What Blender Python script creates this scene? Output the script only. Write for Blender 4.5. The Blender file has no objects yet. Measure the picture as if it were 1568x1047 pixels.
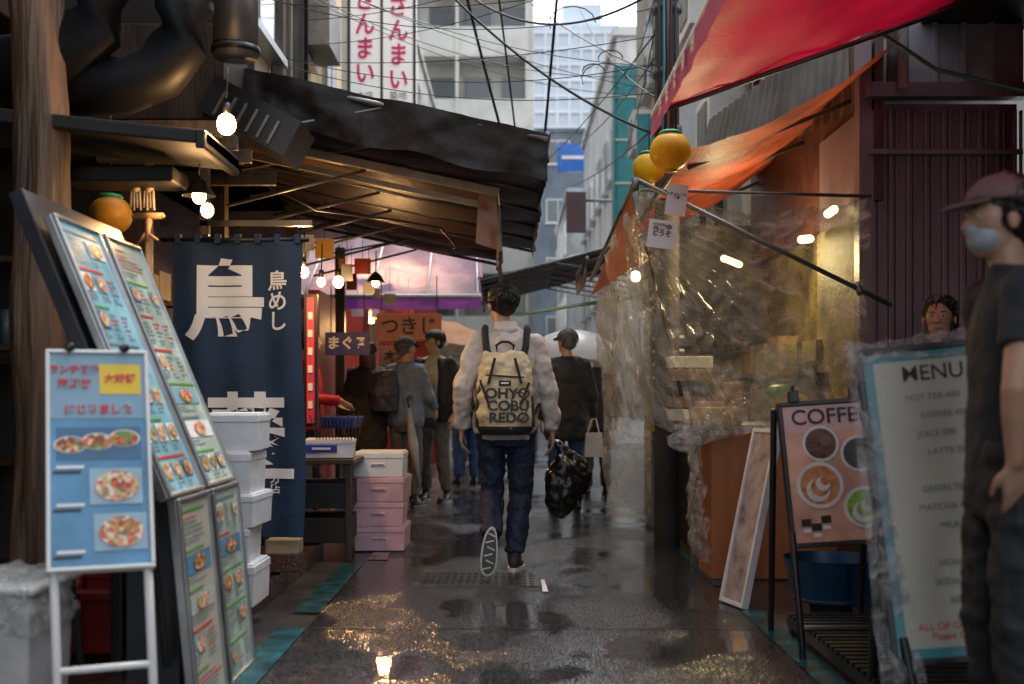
import bpy, math, random
from mathutils import Vector, Matrix, noise
from math import sin, cos, pi, radians as R
random.seed(7)
S=bpy.context.scene
V=Vector
# ------------------------------------------------------------------ materials
MT={}
def mat(name,col,rough=.6,metal=0,var=.25,scale=6,bump=0,bs=40,stretch=(1,1,1),em=None,es=0,trl=0,spec=.5,col2=None):
    if name in MT: return MT[name]
    m=bpy.data.materials.new(name); m.use_nodes=True; nt=m.node_tree; N=nt.nodes; L=nt.links; b=N['Principled BSDF']
    tc=N.new('ShaderNodeTexCoord'); mp=N.new('ShaderNodeMapping'); mp.inputs['Scale'].default_value=stretch
    L.new(tc.outputs['Object'],mp.inputs['Vector'])
    n=N.new('ShaderNodeTexNoise'); n.inputs['Scale'].default_value=scale; n.inputs['Detail'].default_value=4; n.inputs['Roughness'].default_value=.62
    L.new(mp.outputs[0],n.inputs['Vector'])
    r=N.new('ShaderNodeValToRGB'); e=r.color_ramp.elements; e[0].position=.32; e[1].position=.68
    a=[max(0,c*(1-var)) for c in col]; z=[min(1,c*(1+var*.6)) for c in (col2 or col)]
    e[0].color=(*a,1); e[1].color=(*z,1)
    L.new(n.outputs['Fac'],r.inputs[0]); L.new(r.outputs[0],b.inputs['Base Color'])
    mr=N.new('ShaderNodeMapRange'); mr.inputs['To Min'].default_value=max(.03,rough-.12); mr.inputs['To Max'].default_value=min(1,rough+.12)
    L.new(n.outputs['Fac'],mr.inputs['Value']); L.new(mr.outputs[0],b.inputs['Roughness'])
    b.inputs['Metallic'].default_value=metal; b.inputs['Specular IOR Level'].default_value=spec
    if bump:
        n2=N.new('ShaderNodeTexNoise'); n2.inputs['Scale'].default_value=bs; n2.inputs['Detail'].default_value=2
        L.new(mp.outputs[0],n2.inputs['Vector'])
        bp=N.new('ShaderNodeBump'); bp.inputs['Strength'].default_value=bump; bp.inputs['Distance'].default_value=.02
        L.new(n2.outputs['Fac'],bp.inputs['Height']); L.new(bp.outputs[0],b.inputs['Normal'])
    if em:
        b.inputs['Emission Color'].default_value=(*em,1); b.inputs['Emission Strength'].default_value=es
    if trl:
        t=N.new('ShaderNodeBsdfTranslucent'); L.new(r.outputs[0],t.inputs['Color'])
        mx=N.new('ShaderNodeMixShader'); mx.inputs[0].default_value=trl
        L.new(b.outputs[0],mx.inputs[1]); L.new(t.outputs[0],mx.inputs[2]); L.new(mx.outputs[0],N['Material Output'].inputs[0])
    MT[name]=m; return m
def plastic(name,tint,haze,grid=0,col=(.75,.76,.74),sc=3.5,ga=.09):
    m=bpy.data.materials.new(name); m.use_nodes=True; nt=m.node_tree; N=nt.nodes; L=nt.links; b=N['Principled BSDF']
    b.inputs['Base Color'].default_value=(*col,1); b.inputs['Roughness'].default_value=.16; b.inputs['Specular IOR Level'].default_value=1
    tc=N.new('ShaderNodeTexCoord'); n=N.new('ShaderNodeTexNoise'); n.inputs['Scale'].default_value=sc; n.inputs['Detail'].default_value=4; n.inputs['Distortion'].default_value=1.2
    L.new(tc.outputs['Object'],n.inputs['Vector'])
    bp=N.new('ShaderNodeBump'); bp.inputs['Strength'].default_value=1; bp.inputs['Distance'].default_value=.08; L.new(n.outputs['Fac'],bp.inputs['Height']); L.new(bp.outputs[0],b.inputs['Normal'])
    mr=N.new('ShaderNodeMapRange'); mr.inputs['From Min'].default_value=.35; mr.inputs['From Max'].default_value=.7; mr.inputs['To Min'].default_value=haze*.6; mr.inputs['To Max'].default_value=min(.95,haze*1.5)
    L.new(n.outputs['Fac'],mr.inputs['Value']); fac=mr.outputs[0]
    if grid:
        sp=N.new('ShaderNodeSeparateXYZ'); L.new(tc.outputs['UV'],sp.inputs[0]); out=[]
        for ax in (0,1):
            a=N.new('ShaderNodeMath'); a.operation='MULTIPLY'; a.inputs[1].default_value=grid; L.new(sp.outputs[ax],a.inputs[0])
            f=N.new('ShaderNodeMath'); f.operation='FRACT'; L.new(a.outputs[0],f.inputs[0])
            g=N.new('ShaderNodeMath'); g.operation='GREATER_THAN'; g.inputs[1].default_value=.84; L.new(f.outputs[0],g.inputs[0]); out.append(g)
        mx=N.new('ShaderNodeMath'); mx.operation='MAXIMUM'; L.new(out[0].outputs[0],mx.inputs[0]); L.new(out[1].outputs[0],mx.inputs[1])
        sc=N.new('ShaderNodeMath'); sc.operation='MULTIPLY_ADD'; sc.inputs[1].default_value=ga; L.new(mx.outputs[0],sc.inputs[0]); L.new(fac,sc.inputs[2]); fac=sc.outputs[0]
    t=N.new('ShaderNodeBsdfTransparent'); t.inputs[0].default_value=(*tint,1)
    ms=N.new('ShaderNodeMixShader'); L.new(fac,ms.inputs[0]); L.new(t.outputs[0],ms.inputs[1]); L.new(b.outputs[0],ms.inputs[2]); L.new(ms.outputs[0],N['Material Output'].inputs[0])
    return m
def voro(name,cols,scale=30,rough=.4):
    m=bpy.data.materials.new(name); m.use_nodes=True; nt=m.node_tree; N=nt.nodes; L=nt.links; b=N['Principled BSDF']
    tc=N.new('ShaderNodeTexCoord'); v=N.new('ShaderNodeTexVoronoi'); v.inputs['Scale'].default_value=scale; L.new(tc.outputs['Object'],v.inputs['Vector'])
    r=N.new('ShaderNodeValToRGB'); r.color_ramp.interpolation='CONSTANT'; e=r.color_ramp.elements
    while len(e)<len(cols): e.new(.5)
    for i,c in enumerate(cols): e[i].position=i/len(cols); e[i].color=(*c,1)
    sp=N.new('ShaderNodeSeparateColor'); L.new(v.outputs['Color'],sp.inputs[0]); L.new(sp.outputs[0],r.inputs[0]); L.new(r.outputs[0],b.inputs['Base Color']); b.inputs['Roughness'].default_value=rough
    return m
def asphalt():
    m=bpy.data.materials.new('wet_asphalt'); m.use_nodes=True; nt=m.node_tree; N=nt.nodes; L=nt.links; b=N['Principled BSDF']
    tc=N.new('ShaderNodeTexCoord')
    def nz(s,d=5,st=None):
        n=N.new('ShaderNodeTexNoise'); n.inputs['Scale'].default_value=s; n.inputs['Detail'].default_value=d
        if st:
            mp=N.new('ShaderNodeMapping'); mp.inputs['Scale'].default_value=st; L.new(tc.outputs['Object'],mp.inputs[0]); L.new(mp.outputs[0],n.inputs['Vector'])
        else: L.new(tc.outputs['Object'],n.inputs['Vector'])
        return n
    big=nz(1.7,6,(1,.6,1)); fine=nz(70,3); vo=N.new('ShaderNodeTexVoronoi'); vo.inputs['Scale'].default_value=75; L.new(tc.outputs['Object'],vo.inputs['Vector'])
    r=N.new('ShaderNodeValToRGB'); r.color_ramp.elements[0].color=(.012,.012,.013,1); r.color_ramp.elements[1].color=(.075,.073,.071,1); r.color_ramp.elements[0].position=.38; r.color_ramp.elements[1].position=.7
    L.new(fine.outputs['Fac'],r.inputs[0]); L.new(r.outputs[0],b.inputs['Base Color'])
    pr=N.new('ShaderNodeValToRGB'); pr.color_ramp.elements[0].position=.42; pr.color_ramp.elements[1].position=.60; pr.color_ramp.elements[0].color=(.04,)*3+(1,); pr.color_ramp.elements[1].color=(.2,)*3+(1,)
    L.new(big.outputs['Fac'],pr.inputs[0]); L.new(pr.outputs[0],b.inputs['Roughness'])
    bs=N.new('ShaderNodeMapRange'); bs.inputs['From Min'].default_value=.42; bs.inputs['From Max'].default_value=.58; bs.inputs['To Min'].default_value=.04; bs.inputs['To Max'].default_value=.8; L.new(big.outputs['Fac'],bs.inputs['Value'])
    bp=N.new('ShaderNodeBump'); bp.inputs['Distance'].default_value=.006; L.new(vo.outputs['Distance'],bp.inputs['Height']); L.new(bs.outputs[0],bp.inputs['Strength'])
    L.new(bp.outputs[0],b.inputs['Normal']); b.inputs['Specular IOR Level'].default_value=.6
    return m
# ------------------------------------------------------------------ mesh builder
def link(ob,g=None):
    S.collection.objects.link(ob)
    if g is not None:
        ob.parent=g
        if not g.get('loc'): ob.matrix_parent_inverse=g.matrix_basis.inverted()
    return ob
def grp(name,loc=(0,0,0),rz=0,local=False,sc=1):
    e=bpy.data.objects.new(name,None); e.location=loc; e.rotation_euler=(0,0,rz); e.scale=(sc,)*3; e.empty_display_size=.1
    if local: e['loc']=1
    S.collection.objects.link(e); return e
class MB:
    def __init__(s,M=None): s.v=[];s.f=[];s.mi=[];s.sm=[];s.mats=[];s.M=M or Matrix()
    def add(s,vs,fs,m,sm=False):
        if m not in s.mats: s.mats.append(m)
        k=s.mats.index(m); o=len(s.v); s.v+=[s.M@V(p) for p in vs]
        for f in fs: s.f.append([i+o for i in f]); s.mi.append(k); s.sm.append(sm)
    def box(s,c,sz,m,rot=None,tp=1,tpy=None):
        c=V(c); x,y,z=[a/2 for a in sz]; tpy=tp if tpy is None else tpy
        p=[(-x,-y,-z),(x,-y,-z),(x,y,-z),(-x,y,-z),(-x*tp,-y*tpy,z),(x*tp,-y*tpy,z),(x*tp,y*tpy,z),(-x*tp,y*tpy,z)]
        if rot: p=[rot@V(q) for q in p]
        s.add([c+V(q) for q in p],[(3,2,1,0),(4,5,6,7),(0,1,5,4),(1,2,6,5),(2,3,7,6),(3,0,4,7)],m)
    def quad(s,a,b,c,d,m): s.add([a,b,c,d],[(0,1,2,3)],m)
    def rings(s,rs,m,cap=True,sm=True):
        n=len(rs[0]); vs=[p for r in rs for p in r]; fs=[]
        for i in range(len(rs)-1):
            for j in range(n): fs.append((i*n+j,i*n+(j+1)%n,(i+1)*n+(j+1)%n,(i+1)*n+j))
        if cap: fs.append(tuple(reversed(range(n)))); fs.append(tuple(range((len(rs)-1)*n,len(rs)*n)))
        s.add(vs,fs,m,sm)
    def cyl(s,p1,p2,r1,m,r2=None,n=12,cap=True,sm=True,sx=1):
        p1=V(p1);p2=V(p2); r2=r1 if r2 is None else r2; q=(p2-p1).to_track_quat('Z','Y')
        s.rings([[p+q@V((r*sx*cos(2*pi*i/n),r*sin(2*pi*i/n),0)) for i in range(n)] for p,r in((p1,r1),(p2,r2))],m,cap,sm)
    def tube(s,pts,r,m,n=6):
        pts=[V(p) for p in pts]; rs=[]
        for i,p in enumerate(pts):
            d=(pts[min(i+1,len(pts)-1)]-pts[max(i-1,0)]).normalized()
            a=d.cross(V((0,0,1)));
            if a.length<.05: a=d.cross(V((0,1,0)))
            a.normalize(); b=d.cross(a); rr=r[i] if isinstance(r,(list,tuple)) else r
            rs.append([p+(a*cos(2*pi*k/n)+b*sin(2*pi*k/n))*rr for k in range(n)])
        s.rings(rs,m)
    def ell(s,c,r,m,n=16,rot=None,zlo=-1,zhi=1):
        c=V(c); r=(r,)*3 if not hasattr(r,'__len__') else r; h=max(6,n//2); rs=[]
        a0=math.asin(zlo)+.02; a1=math.asin(zhi)-.02
        for i in range(h+1):
            a=a0+(a1-a0)*i/h; q=[V((r[0]*cos(a)*cos(2*pi*k/n),r[1]*cos(a)*sin(2*pi*k/n),r[2]*sin(a))) for k in range(n)]
            rs.append([c+((rot@p) if rot else p) for p in q])
        s.rings(rs,m)
    def loft(s,rg,m,n=20,cap=True):
        s.rings([[V((x+rx*cos(2*pi*k/n),y+ry*sin(2*pi*k/n),z)) for k in range(n)] for x,y,z,rx,ry in rg],m,cap)
    def limb(s,p1,r1,p2,r2,m): s.ell(p1,r1,m,12); s.cyl(p1,p2,r1,m,r2,14)
    def capsule(s,p1,r1,p2,r2,m,n=12): s.ell(p1,r1,m,n); s.ell(p2,r2,m,n); s.cyl(p1,p2,r1,m,r2,n)
    def disc(s,c,r,m,n=24,ry=None):
        c=V(c); s.add([c+V((r*cos(2*pi*k/n),0,(ry or r)*sin(2*pi*k/n))) for k in range(n)],[tuple(range(n))],m)
    def rect(s,x0,z0,x1,z1,y,m): s.quad((x0,y,z0),(x1,y,z0),(x1,y,z1),(x0,y,z1),m)
    def done(s,name,g=None,bevel=0,seg=2):
        me=bpy.data.meshes.new(name); me.from_pydata([tuple(p) for p in s.v],[],s.f); 
        for m in s.mats: me.materials.append(m)
        me.polygons.foreach_set('material_index',s.mi); me.polygons.foreach_set('use_smooth',s.sm); me.update()
        ob=link(bpy.data.objects.new(name,me),g)
        if bevel:
            b=ob.modifiers.new('b','BEVEL'); b.width=bevel; b.segments=seg; b.limit_method='ANGLE'; b.angle_limit=R(40)
        return ob
    def remesh(s,name,g,vox=.01,smooth=4,disp=0,ds=.08):
        ob=s.done(name,g); r=ob.modifiers.new('r','REMESH'); r.mode='VOXEL'; r.voxel_size=vox; r.use_smooth_shade=True
        if smooth: q=ob.modifiers.new('s','SMOOTH'); q.iterations=smooth; q.factor=.5
        if disp:
            k=('tex',ds)
            if k not in MT: t=bpy.data.textures.new('folds','CLOUDS'); t.noise_scale=ds; t.noise_depth=1; MT[k]=t
            d=ob.modifiers.new('d','DISPLACE'); d.texture=MT[k]; d.strength=disp; d.mid_level=.5
        return ob
def txt(s,M,size,m,g,bold=0,ax='CENTER',name='lettering',ex=.0006,sx=1,sp=1):
    c=bpy.data.curves.new(name,'FONT'); c.body=s; c.size=size; c.align_x=ax; c.align_y='CENTER'; c.offset=bold; c.extrude=ex; c.space_line=sp
    c.materials.append(m); ob=bpy.data.objects.new(name,c); S.collection.objects.link(ob)
    ob.matrix_world=M@Matrix.Rotation(pi/2,4,'X')@Matrix.Diagonal((sx,1,1,1))
    if g is not None: ob.parent=g; 
    if g is not None and not g.get('loc'): ob.matrix_parent_inverse=g.matrix_basis.inverted()
    return ob
T=Matrix.Translation
def sheet(name,A,B,C,D,m,g=None,nu=30,nv=30,amp=0,fs=3,sag=0,fn=None,thick=0):
    A,B,C,D=map(V,(A,B,C,D)); nr=(B-A).cross(D-A).normalized(); vs=[];uv=[];fs_=[]
    W=(B-A).length; H=(D-A).length
    for j in range(nv+1):
        for i in range(nu+1):
            u=i/nu; v=j/nv; p=(A*(1-u)+B*u)*(1-v)+(D*(1-u)+C*u)*v
            if amp: p=p+nr*amp*noise.noise(p*fs)+nr*amp*.4*noise.noise(p*fs*3.1)
            if sag: p.z-=sag*4*v*(1-v)
            if fn: p=p+fn(u,v,p)
            vs.append(p); uv.append((u*W,v*H))
    for j in range(nv):
        for i in range(nu): a=j*(nu+1)+i; fs_.append((a,a+1,a+nu+2,a+nu+1))
    me=bpy.data.meshes.new(name); me.from_pydata(vs,[],fs_); me.materials.append(m)
    l=me.uv_layers.new(name='UVMap')
    for lp in me.loops: l.data[lp.index].uv=uv[lp.vertex_index]
    for p in me.polygons: p.use_smooth=True
    ob=link(bpy.data.objects.new(name,me),g)
    if thick: q=ob.modifiers.new('t','SOLIDIFY'); q.thickness=thick
    return ob
def frameM(O,right,up):
    x=V(right).normalized(); z=V(up).normalized(); y=z.cross(x).normalized(); z=x.cross(y)
    return Matrix(((x.x,y.x,z.x,O[0]),(x.y,y.y,z.y,O[1]),(x.z,y.z,z.z,O[2]),(0,0,0,1)))
def lamp(name,p,energy,col,g=None,r=.04):
    l=bpy.data.lights.new(name,'POINT'); l.energy=energy; l.color=col; l.shadow_soft_size=r; o=bpy.data.objects.new(name,l); link(o,g); o.location=p; return o
# palette
BLK=mat('black_metal',(.012,.012,.013),.35,0,.3); DK=mat('dark_grime',(.016,.013,.011),.6,0,.5,4)
WD=mat('dark_wood',(.05,.03,.017),.5,0,.5,7,.3,30,(1,1,.12)); WDX=mat('weathered_log',(.035,.02,.012),.6,0,.85,6,1,20,(1.8,1.8,.14),col2=(.15,.085,.045))
ALU=mat('aluminium',(.45,.46,.47),.32,.9,.15); GAL=mat('galvanised',(.2,.2,.2),.45,.7,.35,3)
WHT=mat('white_paint',(.72,.72,.7),.45,0,.08); FOAM=mat('styrofoam',(.74,.77,.8),.6,0,.1,12,.15,220); PINK=mat('pink_foam',(.64,.40,.46),.6,0,.18,9,.15,220)
TEAL=mat('teal_line_paint',(.012,.085,.10),.2,0,.7,9,.2,60); GLS=mat('window_glass',(.05,.065,.08),.08,0,.2,spec=.8)
BRN=mat('brown_canvas',(.055,.022,.011),.5,0,.5,3,.2,20,trl=.3); DCAN=mat('dark_canvas',(.014,.010,.009),.5,0,.5,4,.3,14,trl=.1,spec=.35)
RED=mat('red_canvas',(.42,.002,.026),.5,0,.3,2,.1,trl=.4); ORG=mat('orange_canvas',(.34,.042,.01),.55,0,.65,3,.2,trl=.4,col2=(.4,.065,.02)); PNK=mat('pink_valance',(.7,.12,.25),.6,0,.15,3,trl=.3)
PUR=mat('purple_canvas',(.60,.42,.84),.5,0,.25,1.5,trl=.8,col2=(.8,.7,.95)); YLAN=mat('yellow_lantern_paper',(.9,.50,.008),.4,0,.12,8,trl=.25)
INK=mat('black_ink',(.012,.012,.014),.5,0,.1); WINK=mat('white_print',(.78,.78,.75),.6,0,.05); PNKI=mat('magenta_print',(.75,.02,.16),.5,0,.1)
TEALP=mat('teal_board',(.05,.25,.29),.3,0,.15); PAP=mat('cream_paper',(.45,.44,.36),.3,0,.1,3); BLUP=mat('blue_menu_print',(.08,.25,.42),.2,0,.3,5); AQUA=mat('aqua_menu_print',(.25,.48,.55),.2,0,.35,5); PAPG=mat('green_cream_print',(.42,.52,.44),.25,0,.35,6)
REDI=mat('red_print',(.6,.02,.015),.4,0,.1); YELI=mat('yellow_print',(.75,.5,.02),.4,0,.1); GRNI=mat('green_print',(.1,.35,.05),.4,0,.1); GRYI=mat('grey_print',(.15,.2,.22),.4,0,.1)
FOOD=voro('food_photo_print',[(.35,.04,.02),(.6,.25,.04),(.7,.55,.35),(.2,.05,.02),(.65,.12,.03),(.12,.25,.05)],75); FOOD2=voro('seafood_photo_print',[(.7,.3,.18),(.75,.65,.5),(.6,.1,.05),(.5,.5,.2),(.35,.2,.1)],80)
BULB=mat('lit_bulb',(1,.7,.35),.4,em=(1,.6,.22),es=24); TUBE=mat('lit_tube',(1,.9,.6),.4,em=(1,.85,.45),es=5)
SKIN=mat('skin',(.42,.24,.16),.5,0,.12,14); HAIR=mat('black_hair',(.010,.009,.008),.42,0,.4,60,.3,200,(1,1,.2)); HBR=mat('brown_hair',(.07,.035,.02),.4,0,.4,60,.3,200,(1,1,.2)); HGR=mat('grey_hair',(.11,.11,.11),.5,0,.4,60)
KR=mat('kraft_box',(.3,.19,.1),.6)
# ------------------------------------------------------------------ ground
gm=MB(); gm.quad((-200,-60,0),(200,-60,0),(200,400,0),(-200,400,0),mat('wet_concrete',(.07,.068,.065),.22,0,.5,2.5,.25,50)); gm.done('ground')
rd=MB(); rd.quad((-.93,-8,.004),(1.12,-8,.004),(1.12,60,.004),(-.93,60,.004),asphalt()); rd.done('road')
ln=MB()
for x0,x1,y0,y1 in((-1.06,-.93,3.0,5.15),(-1.06,-.93,5.5,7.1),(-1.05,-.94,8.6,12),(1.12,1.22,3.0,5.9),(1.12,1.2,6.3,9.5)): ln.quad((x0,y0,.008),(x1,y0,.008),(x1,y1,.008),(x0,y1,.008),TEAL)
ln.quad((-.93,7.3,.008),(-.80,7.3,.008),(-.82,7.65,.008),(-.93,7.65,.008),mat('faded_pink_patch',(.25,.17,.17),.3,0,.5))
ln.done('painted_edge_line')
sm=MB(); seam=mat('road_seam',(.012,.012,.012),.3)
for y,x0,x1 in((5.13,-.9,1.1),(8.4,-.9,.5),(9.9,-.9,1.1)):
    n=14
    for i in range(n):
        xa=x0+(x1-x0)*i/n; xb=x0+(x1-x0)*(i+1)/n; ya=y+.012*sin(i*1.7); yb=y+.012*sin((i+1)*1.7); sm.quad((xa,ya,.0085),(xb,yb,.0085),(xb,yb+.012,.0085),(xa,ya+.012,.0085),seam)
sm.done('road_joint')
dr=grp('drain_cover',(-.2,6.5,0)); d=MB(); d.box((-.19,6.5,.006),(.66,.5,.012),mat('cast_iron',(.08,.078,.075),.3,.5,.4)); 
for i in range(16):
    for j in range(8): d.box((-.49+i*.04,6.28+j*.062,.014),(.026,.03,.006),MT['cast_iron'])
d.done('grille',dr); d=MB(); d.quad((.165,6.1,.009),(.195,6.1,.009),(.185,6.5,.009),(.165,6.5,.009),WHT); d.done('white_mark',dr)
st=grp('brick_step'); BR=mat('dark_brick',(.085,.036,.028),.3,0,.5,12,.4,60); b=MB()
for i in range(11):
    b.box((-1.42,3.1+i*.42,.05),(.36,.405,.11),BR); b.box((-1.78,3.3+i*.42,.055),(.34,.405,.115),BR)
b.box((-2.6,5.2,.07),(1.28,5,.16),DK); b.done('treads',st,.008)
# ------------------------------------------------------------------ buildings
def windows(g,faces,wm,fr=None,name='windows'):
    fr=fr or ALU; b=MB()
    for M,w,h in faces:
        b.M=M; b.box((0,-.03,0),(w,.06,h),fr); b.box((0,-.045,0),(w-.12,.06,h-.12),GLS); b.box((0,-.07,0),(.04,.04,h-.1),fr); b.box((0,-.06,-h/2-.04),(w+.16,.16,.06),fr)
    b.done(name,g)
def building(name,x0,x1,y0,y1,z0,z1,col,side,fh=2.9,wy=2.4,front=True,sp=2.6,ww=1.3):
    g=grp(name,((x0+x1)/2,(y0+y1)/2,0)); m=mat(name+'_wall',col,.75,0,.35,1.2,.2,20,(1,1,.5)); b=MB(); b.box(((x0+x1)/2,(y0+y1)/2,(z0+z1)/2),(x1-x0,y1-y0,z1-z0),m); 
    b.box(((x0+x1)/2,(y0+y1)/2,z1+.1),(x1-x0+.2,y1-y0+.2,.2),m); b.done('walls',g)
    fc=[]; xs=x1 if side=='R' else x0; right=(0,1,0) if side=='R' else (0,-1,0)
    z=z0+1.6
    while z<z1-1:
        y=y0+sp*.5
        while y<y1-.6: fc.append((frameM((xs,y,z),right,(0,0,1)),ww,1.3)); y+=sp
        if front:
            x=x0+sp*.5
            while x<x1-.5: fc.append((frameM((x,y0,z),(1,0,0),(0,0,1)),ww,1.3)); x+=sp
        z+=fh
    windows(g,fc,None); return g
g=grp('timber_market_shop',(-2.5,2,0)); b=MB()
b.box((-3.4,1.5,1.6),(.2,17,3.2),DK); b.box((-3.3,1.5,4.6),(1.6,9.6,3.0),DK); b.box((-3.3,3,2.98),(2.0,7.4,.1),DK)
b.box((-2.35,6.2,3.4),(1.7,.5,2.1),DK); b.box((-1.9,5.95,2.75),(.8,.04,.5),WD)
for y in(0,2.5): b.box((-2.3,y,1.4),(.16,.16,2.8),WD)
b.box((-2.05,6.22,1.5),(.14,.14,3),WD); b.box((-2.35,3,2.85),(.14,7,.16),WD); b.box((-2.7,6.4,1.3),(1.3,.06,2.9),DK)
for i in range(3): b.box((-1.75,5.3+i*.3,2.3),(.8,.05,.07),WD)
b.box((-1.75,6.5,2.3),(.8,.05,.08),WD); b.box((-1.62,6.0,2.15),(.05,.05,.5),WD)
for z in(1.3,1.75): b.box((-2.3,5.9,z),(.7,.3,.03),WD)
b.done('frame',g,.006)
b=MB()
for j in range(3):
    b.box((-3.0,4.6,.7+j*.55),(.5,3.4,.04),WD)
    for i in range(14): 
        c=random.choice([(.3,.05,.03),(.25,.2,.12),(.05,.1,.15),(.35,.3,.2),(.1,.08,.05)]); b.cyl((-2.95,3.1+i*.24,.72+j*.55),(-2.95,3.1+i*.24,.72+j*.55+random.uniform(.15,.35)),random.uniform(.03,.07),mat('goods_%d'%random.randint(0,5),c,.4))
for i in range(9): b.cyl((-2.6+i*.08,5.85,1.32+.45*(i%2)),(-2.6+i*.08,5.85,1.5+.45*(i%2)),.028,mat('goods_%d'%(i%6),(.2,.1,.05),.4))
b.done('shelves_with_goods',g)
g=grp('metal_eave',(-1.6,4.8,2.1)); b=MB()
b.add([(-2.2,4.72,2.26),(-1.27,4.72,2.16),(-1.27,5.3,2.16),(-2.2,5.3,2.26),(-2.2,4.72,2.2),(-1.27,4.72,2.1),(-1.27,5.3,2.1),(-2.2,5.3,2.2)],[(0,1,2,3),(7,6,5,4),(4,5,1,0),(5,6,2,1),(3,2,6,7),(0,3,7,4)],DK)
b.box((-1.29,5.0,2.12),(.04,.6,.08),DK); b.box((-1.75,5.15,2.04),(.5,.25,.07),DK); b.done('hood',g,.008)
g=grp('ventilation_duct',(-1.5,5,2.5)); b=MB(); DU=mat('duct_metal',(.010,.010,.011),.5,.2,.4,3,spec=.3)
b.tube([(-1.44,5.0,3.6),(-1.44,5,2.75),(-1.46,5,2.6),(-1.55,5,2.48),(-1.7,5,2.42),(-2.2,5,2.4)],.125,DU,20)
for z in(2.8,3.05,2.92): b.cyl((-1.44,5,z),(-1.44,5,z+.03),.137,DU,n=20)
b.tube([(-1.76,4.9,3.6),(-1.76,4.9,2.8),(-1.8,4.9,2.64),(-1.95,4.9,2.5),(-2.4,4.9,2.45)],.13,DU,20)
b.cyl((-1.76,4.9,2.95),(-1.76,4.9,2.98),.142,DU,n=20)
b.cyl((-1.36,5.6,2.72),(-1.36,5.6,3.4),.11,GAL,n=20); b.cyl((-1.36,5.6,2.74),(-1.36,5.6,2.77),.12,BLK,n=20); b.done('duct',g)
g=grp('louvred_vent_box',(-1.3,5.8,2.5)); b=MB(); b.box((-1.35,6.05,2.5),(.5,.4,.2),BLK,Matrix.Rotation(.5,3,'Y'))
for i in range(6): b.box((-1.5+i*.055,5.84,2.56-.03*i),(.014,.02,.13),GAL,Matrix.Rotation(.5,3,'Y'))
b.done('louvres',g)
g=building('beige_building',-5,-1.9,6.9,10.4,2.75,11,(.62,.57,.45),'R'); b=MB()
for y,r,m in((8.0,.03,GAL),(8.9,.05,GAL),(9.3,.035,ALU),(9.8,.05,GAL),(10.1,.03,BLK)): b.cyl((-1.84,y,2.8),(-1.84,y,11),r,m)
b.done('pipes',g)
g=building('tan_building',-8,-3.45,12.2,23,2.8,16,(.6,.47,.26),'R',front=False)
b=MB(); b.box((-3.2,19,7.2),(.5,1.2,.9),GAL); b.box((-3.3,20.5,6.2),(.3,2.5,.06),BLK); b.box((-3.3,16,7.5),(.25,.15,1.6),mat('warm_sign',(.6,.3,.1),.5)); b.done('balcony_units',g)
g=building('narrow_building',-9,-3.4,25,34,0,22,(.55,.55,.53),'R')
g=grp('left_stall_row',(-2.4,10,0)); b=MB(); RW=mat('red_stall_wall',(.3,.03,.025),.5,0,.3)
b.box((-3.0,12,1.4),(.15,12,2.8),DK); b.box((-2.4,9.2,2.78),(1.3,6,.06),DK)
for y in(6.9,9.2,11.8,14.5): b.box((-1.78,y,1.3),(.1,.1,2.6),WD)
b.box((-1.75,10.5,1.0),(.1,.9,2.0),RW); b.box((-2.3,14.9,1.4),(1.1,.1,1.6),RW); b.box((-2.2,18.1,1.4),(2,.1,2.8),RW)
for y in(8.2,12.8): 
    b.box((-1.9,y,.7),(.8,1.8,.06),WD); b.box((-1.9,y,.35),(.7,1.7,.68),DK)
b.done('stall_frames',g,.005)
b=MB()
for i in range(90):
    y=random.uniform(7.3,17); z=random.choice([.78,1.3,1.8]); h=random.uniform(.06,.22); c=random.randint(0,7)
    m=mat('stall_goods_%d'%c,[(.5,.08,.04),(.5,.4,.25),(.08,.12,.3),(.6,.58,.5),(.15,.1,.06),(.5,.3,.05),(.1,.2,.1),(.3,.3,.3)][c],.45)
    b.box((random.uniform(-2.8,-1.75) if z<1 else -2.8,y,z+h/2),(random.uniform(.1,.25),random.uniform(.1,.35),h),m)
for i in range(22):
    y=random.uniform(7.2,15); x=random.uniform(-1.7,-1.1); z=random.uniform(1.95,2.2); w=random.uniform(.06,.14); h=random.uniform(.08,.2)
    b.box((x,y,z),(w,.006,h),mat('hang_card_%d'%(i%4),[(.6,.58,.5),(.55,.3,.05),(.5,.06,.04),(.3,.3,.3)][i%4],.5)); b.tube([(x,y,z+h/2),(x,y,z+.35)],.003,BLK,4)
b.done('goods',g,.004)
g=grp('vertical_shop_sign',(-2.5,22,9)); b=MB(); b.box((-2.5,22,10.4),(1.3,.3,7.6),WHT); b.box((-2.5,21.84,10.4),(1.22,.02,7.5),mat('sign_face',(.82,.82,.82),.4,0,.04,em=(1,1,1),es=.25))
b.box((-2.5,21.82,10.4),(.05,.02,7.5),BLK); b.box((-3.13,21.82,10.4),(.06,.02,7.5),BLK); b.box((-1.87,21.82,10.4),(.06,.02,7.5),BLK); b.done('cabinet',g)
for cx in(-2.82,-2.18):
    for i,ch in enumerate('いまんざし'): txt(ch,T((cx,21.8,7.12+i*.47+(.12 if cx<-2.5 else 0))),.46,PNKI,g,.012,sx=.85)
    txt('築地' if cx>-2.5 else '本店',T((cx,21.8,6.82)),.17,INK,g)
g=grp('wall_lettering_panel',(-2,11.5,5)); b=MB(); b.box((-1.83,7.3,3.75),(.05,.3,1.2),mat('beige_panel',(.5,.47,.38),.6)); b.done('panel',g); 
for i,ch in enumerate('店商藤'): txt(ch,frameM((-1.8,7.3,3.4+i*.3),(0,1,0),(0,0,1)),.25,INK,g,.004)
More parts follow.
